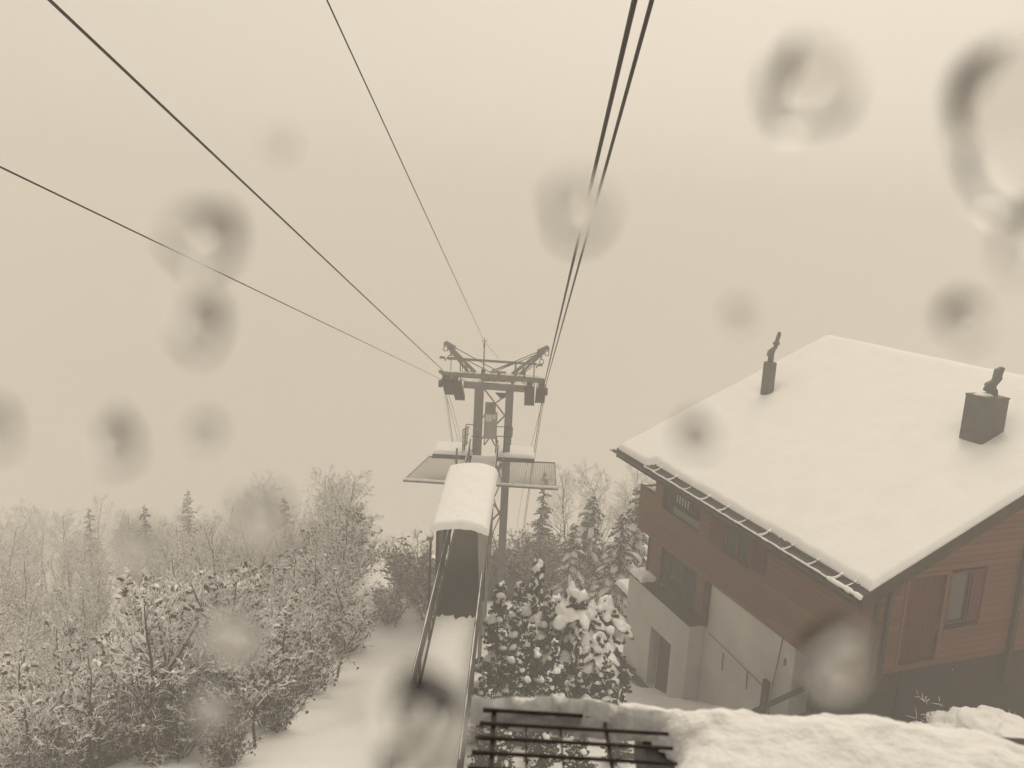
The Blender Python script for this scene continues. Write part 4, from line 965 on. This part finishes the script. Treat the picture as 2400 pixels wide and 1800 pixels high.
# snowy bush below the gable
bs = shrub(901, 1.8, 4.4, 60, 1.2, 0.05)
bush = empty('snowy_bush', (0, 0, 0), 'round snow-covered bush with bare twigs below the gable wall', 'bush')
for nm, mb, m in (('stem', bs[0], 'bark'), ('crown', bs[1], 'twig'), ('snow_load', bs[2], 'snow_fine')):
    mb.build(nm, m, bush)
b = MB()
for k in range(60):
    a = rr.random() * 6.28; q = rr.random() ** 0.6 * 1.5
    b.blob((q * math.cos(a), q * math.sin(a), 1.55 - 0.35 * q * q + rr.uniform(-0.15, 0.1)), rr.uniform(0.15, 0.32), (1.2, 1.2, 0.6), 0.5, rr.random() * 30, 2)
fuse(b, 0.04, 0.02).build('snow_cap', 'snow_fine', bush, smooth=True)
bush.location = (10.1, 14.4, hgt(10.1, 14.4) + 0.1)

# ------------------------------------------------------------------ snowy ledge and wire guard under the cabin window
LZ = -0.80
ledge = empty('cabin_ledge', (0.5, 0.9, LZ), 'snow-heaped ledge below the window beside the wire guard', 'ledge')
MB().box((0.62, 0.95, LZ - 0.05), (0.38, 0.29, 0.035)).build('ledge_plate', 'dark_steel', ledge)
b = MB(); na, nb = 110, 46; lk = []
for i in range(na + 1):
    for j in range(nb + 1):
        x = -0.04 + 0.98 * i / na; yo = 1.245 - (0.02 if x > 0.3 else 0.012) + 0.016 * fbm(x * 12, 2.2) + 0.006 * fbm(x * 45, 5.0) - 1.1 * max(0, x - 0.72) ** 1.4
        xi = 0.26 + 0.03 * fbm(j * 0.12, 7.7)
        y = 0.66 + (yo - 0.66) * j / nb
        d = min(yo - y, x - xi + 0.32 * max(0, min(1, (y - 1.175) / 0.03)), 0.95 - x); k = max(0.0, min(1, d / 0.07))
        z = LZ - 0.012 + 0.06 * math.sqrt(max(0, 1 - (1 - k) ** 2)) + k * (0.018 * fbm(x * 6, y * 6, 1.0) + 0.004 * fbm(x * 24, y * 24, 4.0))
        b.v.append(Vector((x, y, z))); lk.append(k > 0)
for i in range(na):
    for j in range(nb):
        q = (i * (nb + 1) + j, (i + 1) * (nb + 1) + j, (i + 1) * (nb + 1) + j + 1, i * (nb + 1) + j + 1)
        if any(lk[t] for t in q): b.f.append(q)
b.build('ledge_snow', 'snow_fine', ledge, smooth=True)
guard = empty('wire_guard', (0.1, 1.1, LZ), 'dark steel bar grille beside the snowy ledge', 'grille')
for k in range(9):
    y = 1.189 - 0.036 * k; xa = -0.020 - 0.004 * k; xb = 0.175 if k == 0 else 0.275
    MB().tube([(xa, y, LZ + 0.02), (xa + 0.03, y, LZ + 0.02), (xb, y - 0.003, LZ + 0.02)], [0.0042, 0.0034, 0.0030], 8).build('bar', 'rusty_steel', guard)
for x, t in ((-0.002, 0.008), (0.178, 0.005)):
    MB().bar((x, 1.20, LZ + 0.012), (x, 0.84, LZ + 0.012), t, 0.007).build('cross_bar', 'rusty_steel', guard)
for x in (0.05, 0.105): MB().bar((x, 1.165, LZ + 0.012), (x, 0.84, LZ + 0.012), 0.003, 0.004).build('wire', 'rusty_steel', guard)
MB().bar((-0.03, 1.222, LZ - 0.02), (0.5, 1.222, LZ - 0.02), 0.03, 0.008).build('back_plate', 'rusty_steel', guard)
for o in (ledge, guard): o.location = o.location * 0.5; o.scale = (0.5, 0.5, 0.5)   # a sill about 40 cm wide

# ------------------------------------------------------------------ the cabin the picture is taken from
cb = empty('cable_car_cabin', (0, -1.3, -1.6), 'dark cable car cabin with open windows behind the snowy ledge', 'cabin')
MB().box((0, -1.3, -1.58), (1.3, 1.33, 0.04)).build('floor', 'plinth', cb)
MB().box((0, -1.3, 0.80), (1.3, 1.33, 0.04)).build('ceiling', 'plinth', cb)
for c_, h_ in (((0, 0.04, -1.06), (1.3, 0.02, 0.475)), ((0, -2.62, -0.39), (1.3, 0.02, 1.145)), ((-1.31, -1.3, -0.9), (0.02, 1.33, 0.63)), ((1.31, -1.3, -0.9), (0.02, 1.33, 0.63))):
    MB().box(c_, h_).build('wall_panel', 'plinth', cb)
for x in (-1.29, 1.29):
    for y in (0.02, -2.6): MB().box((x, y, -0.39), (0.045, 0.045, 1.14)).build('corner_post', 'dark_steel', cb)
MB().bar((0.57, -1.3, 0.84), (0.57, -1.3, 3.4), 0.12, 0.12).build('hanger_arm', 'dark_steel', cb)
MB().box((0.57, -1.3, 3.55), (0.12, 0.9, 0.12)).build('carriage', 'dark_steel', cb)

# ------------------------------------------------------------------ water drops on the cabin window
FW = Vector(CAM[:, 2]); RT = Vector(CAM[:, 0]); DN = Vector(CAM[:, 1])
def drop(px, py, mm, hgt_k, label, seed, sy=1.0):
    """a flat-backed lens of water, 49 mm beyond the phone"""
    px *= 1.085; py *= 1.085
    c = ray(px, py) * 0.049
    a = mm * 0.0005; b = MB(); n_ = 28; m_ = 9; rr = random.Random(seed); ph = [rr.uniform(0, 6.28) for _ in range(3)]
    ring = lambda t: 1 + 0.09 * math.sin(2 * t + ph[0]) + 0.06 * math.sin(3 * t + ph[1]) + 0.03 * math.sin(5 * t + ph[2])
    b.v.append(c + FW * a * hgt_k)
    for j in range(1, m_ + 1):
        u = j / m_
        for i in range(n_):
            t = 2 * math.pi * i / n_; q = a * u * ring(t); wt = 0.5 + 0.5 * math.sin(t + ph[2] * 0.12 - 0.6); hh = a * hgt_k * (wt * math.sqrt(max(0, 1 - u * u)) + (1 - wt) * 0.72 * (1 - u * u) ** 0.9 + (1 - wt) * 0.28 * (1 - u * u) ** 2)
            b.v.append(c + RT * q * math.cos(t) + DN * (q * math.sin(t) * sy + hh * 0.12) + FW * hh)
    for i in range(n_): b.f.append((0, 1 + i, 1 + (i + 1) % n_))
    for j in range(m_ - 1):
        for i in range(n_):
            p, q = 1 + j * n_ + i, 1 + j * n_ + (i + 1) % n_; b.f.append((p, p + n_, q + n_, q))
    e0 = 1 + (m_ - 1) * n_; ns = len(b.f)
    i0 = len(b.v); b.v += [b.v[e0 + i].copy() for i in range(n_)]; b.f.append(tuple(i0 + i for i in range(n_))[::-1])
    o = b.build('water_drop', 'water', None, smooth=True, origin=c)
    o.data.polygons[ns].use_smooth = False
    return tag(o, label, 'water drop', 'water drops on the cabin window')
for q in ((1750, 185, 5.6, 1.0, 'large round water drop on the window, high above the chalet roof', 1.1), (2188, 275, 8.2, 0.95, 'biggest dark crescent water drop on the window, high above the chalet chimneys', 1.25),
          (1252, 455, 4.2, 0.85, 'water drop blurring the close pair of ropes', 1.0), (438, 515, 4.4, 0.95, 'water drop hiding part of the thin low rope', 1.1),
          (432, 705, 3.2, 1.1, 'water drop below the thin low rope', 1.15), (252, 955, 2.7, 1.1, 'water drop just above the outer wood', 1.2), (-6, 925, 2.4, 0.85, 'half-seen water drop above the outermost part of the wood', 1.2),
          (2085, 690, 3.0, 1.05, 'water drop above the chalet ridge', 1.1), (1505, 940, 2.2, 1.0, 'water drop over the snow near the eave end of the chalet roof', 1.1),
          (562, 1120, 3.6, 0.62, 'water drop with a bright spot over the tree tops', 1.05), (298, 1180, 2.8, 0.62, 'water drop with a bright spot over the outer spruces', 1.05),
          (505, 1375, 3.8, 0.7, 'bright water drop over the middle of the wood', 1.05), (462, 1530, 2.6, 0.75, 'pale water drop over the lower wood', 1.0),
          (1802, 1430, 4.2, 0.7, 'bright water drop over the chalet corner and plinth', 1.05), (905, 1575, 6.2, 1.2, 'very dark water drop at the near end of the walkway', 1.15),
          (2192, 550, 2.4, 0.9, 'faint water drop between the crescent drop and the chalet ridge', 1.1), (605, 310, 1.3, 0.9, 'tiny faint water drop above the thick rope', 1.1), (442, 930, 1.6, 0.9, 'faint small water drop just over the wood', 1.1), (1600, 680, 1.4, 0.9, 'faint small water drop near the pipe chimney', 1.1)):
    drop(q[0], q[1], q[2], q[3], q[4], int(q[0]), q[5])

# ------------------------------------------------------------------ a few falling flakes
fl = MB(); rr = random.Random(404)
for k in range(420):
    y = rr.uniform(2.0, 16.0); fl.blob((rr.uniform(-0.7, 0.75) * y, y, rr.uniform(-0.72, 0.3) * y), rr.uniform(0.0008, 0.0019) * (1 + y * 0.12), (1, 1, 1), 0.6, k, 1)
tag(fl.build('falling_snow', 'snow_fine'), 'scattered tiny snowflakes drifting in the air', 'snowflakes', kind='stuff')

for o in bpy.data.objects:                     # loose lumps and leaves that nobody could pick apart
    if o.name.split('.')[0] in ('snow_load', 'snow_cap', 'dry_leaves', 'leaves', 'brown_leaves', 'beam_snow', 'stay_wire', 'safety_net'): o['kind'] = 'stuff'
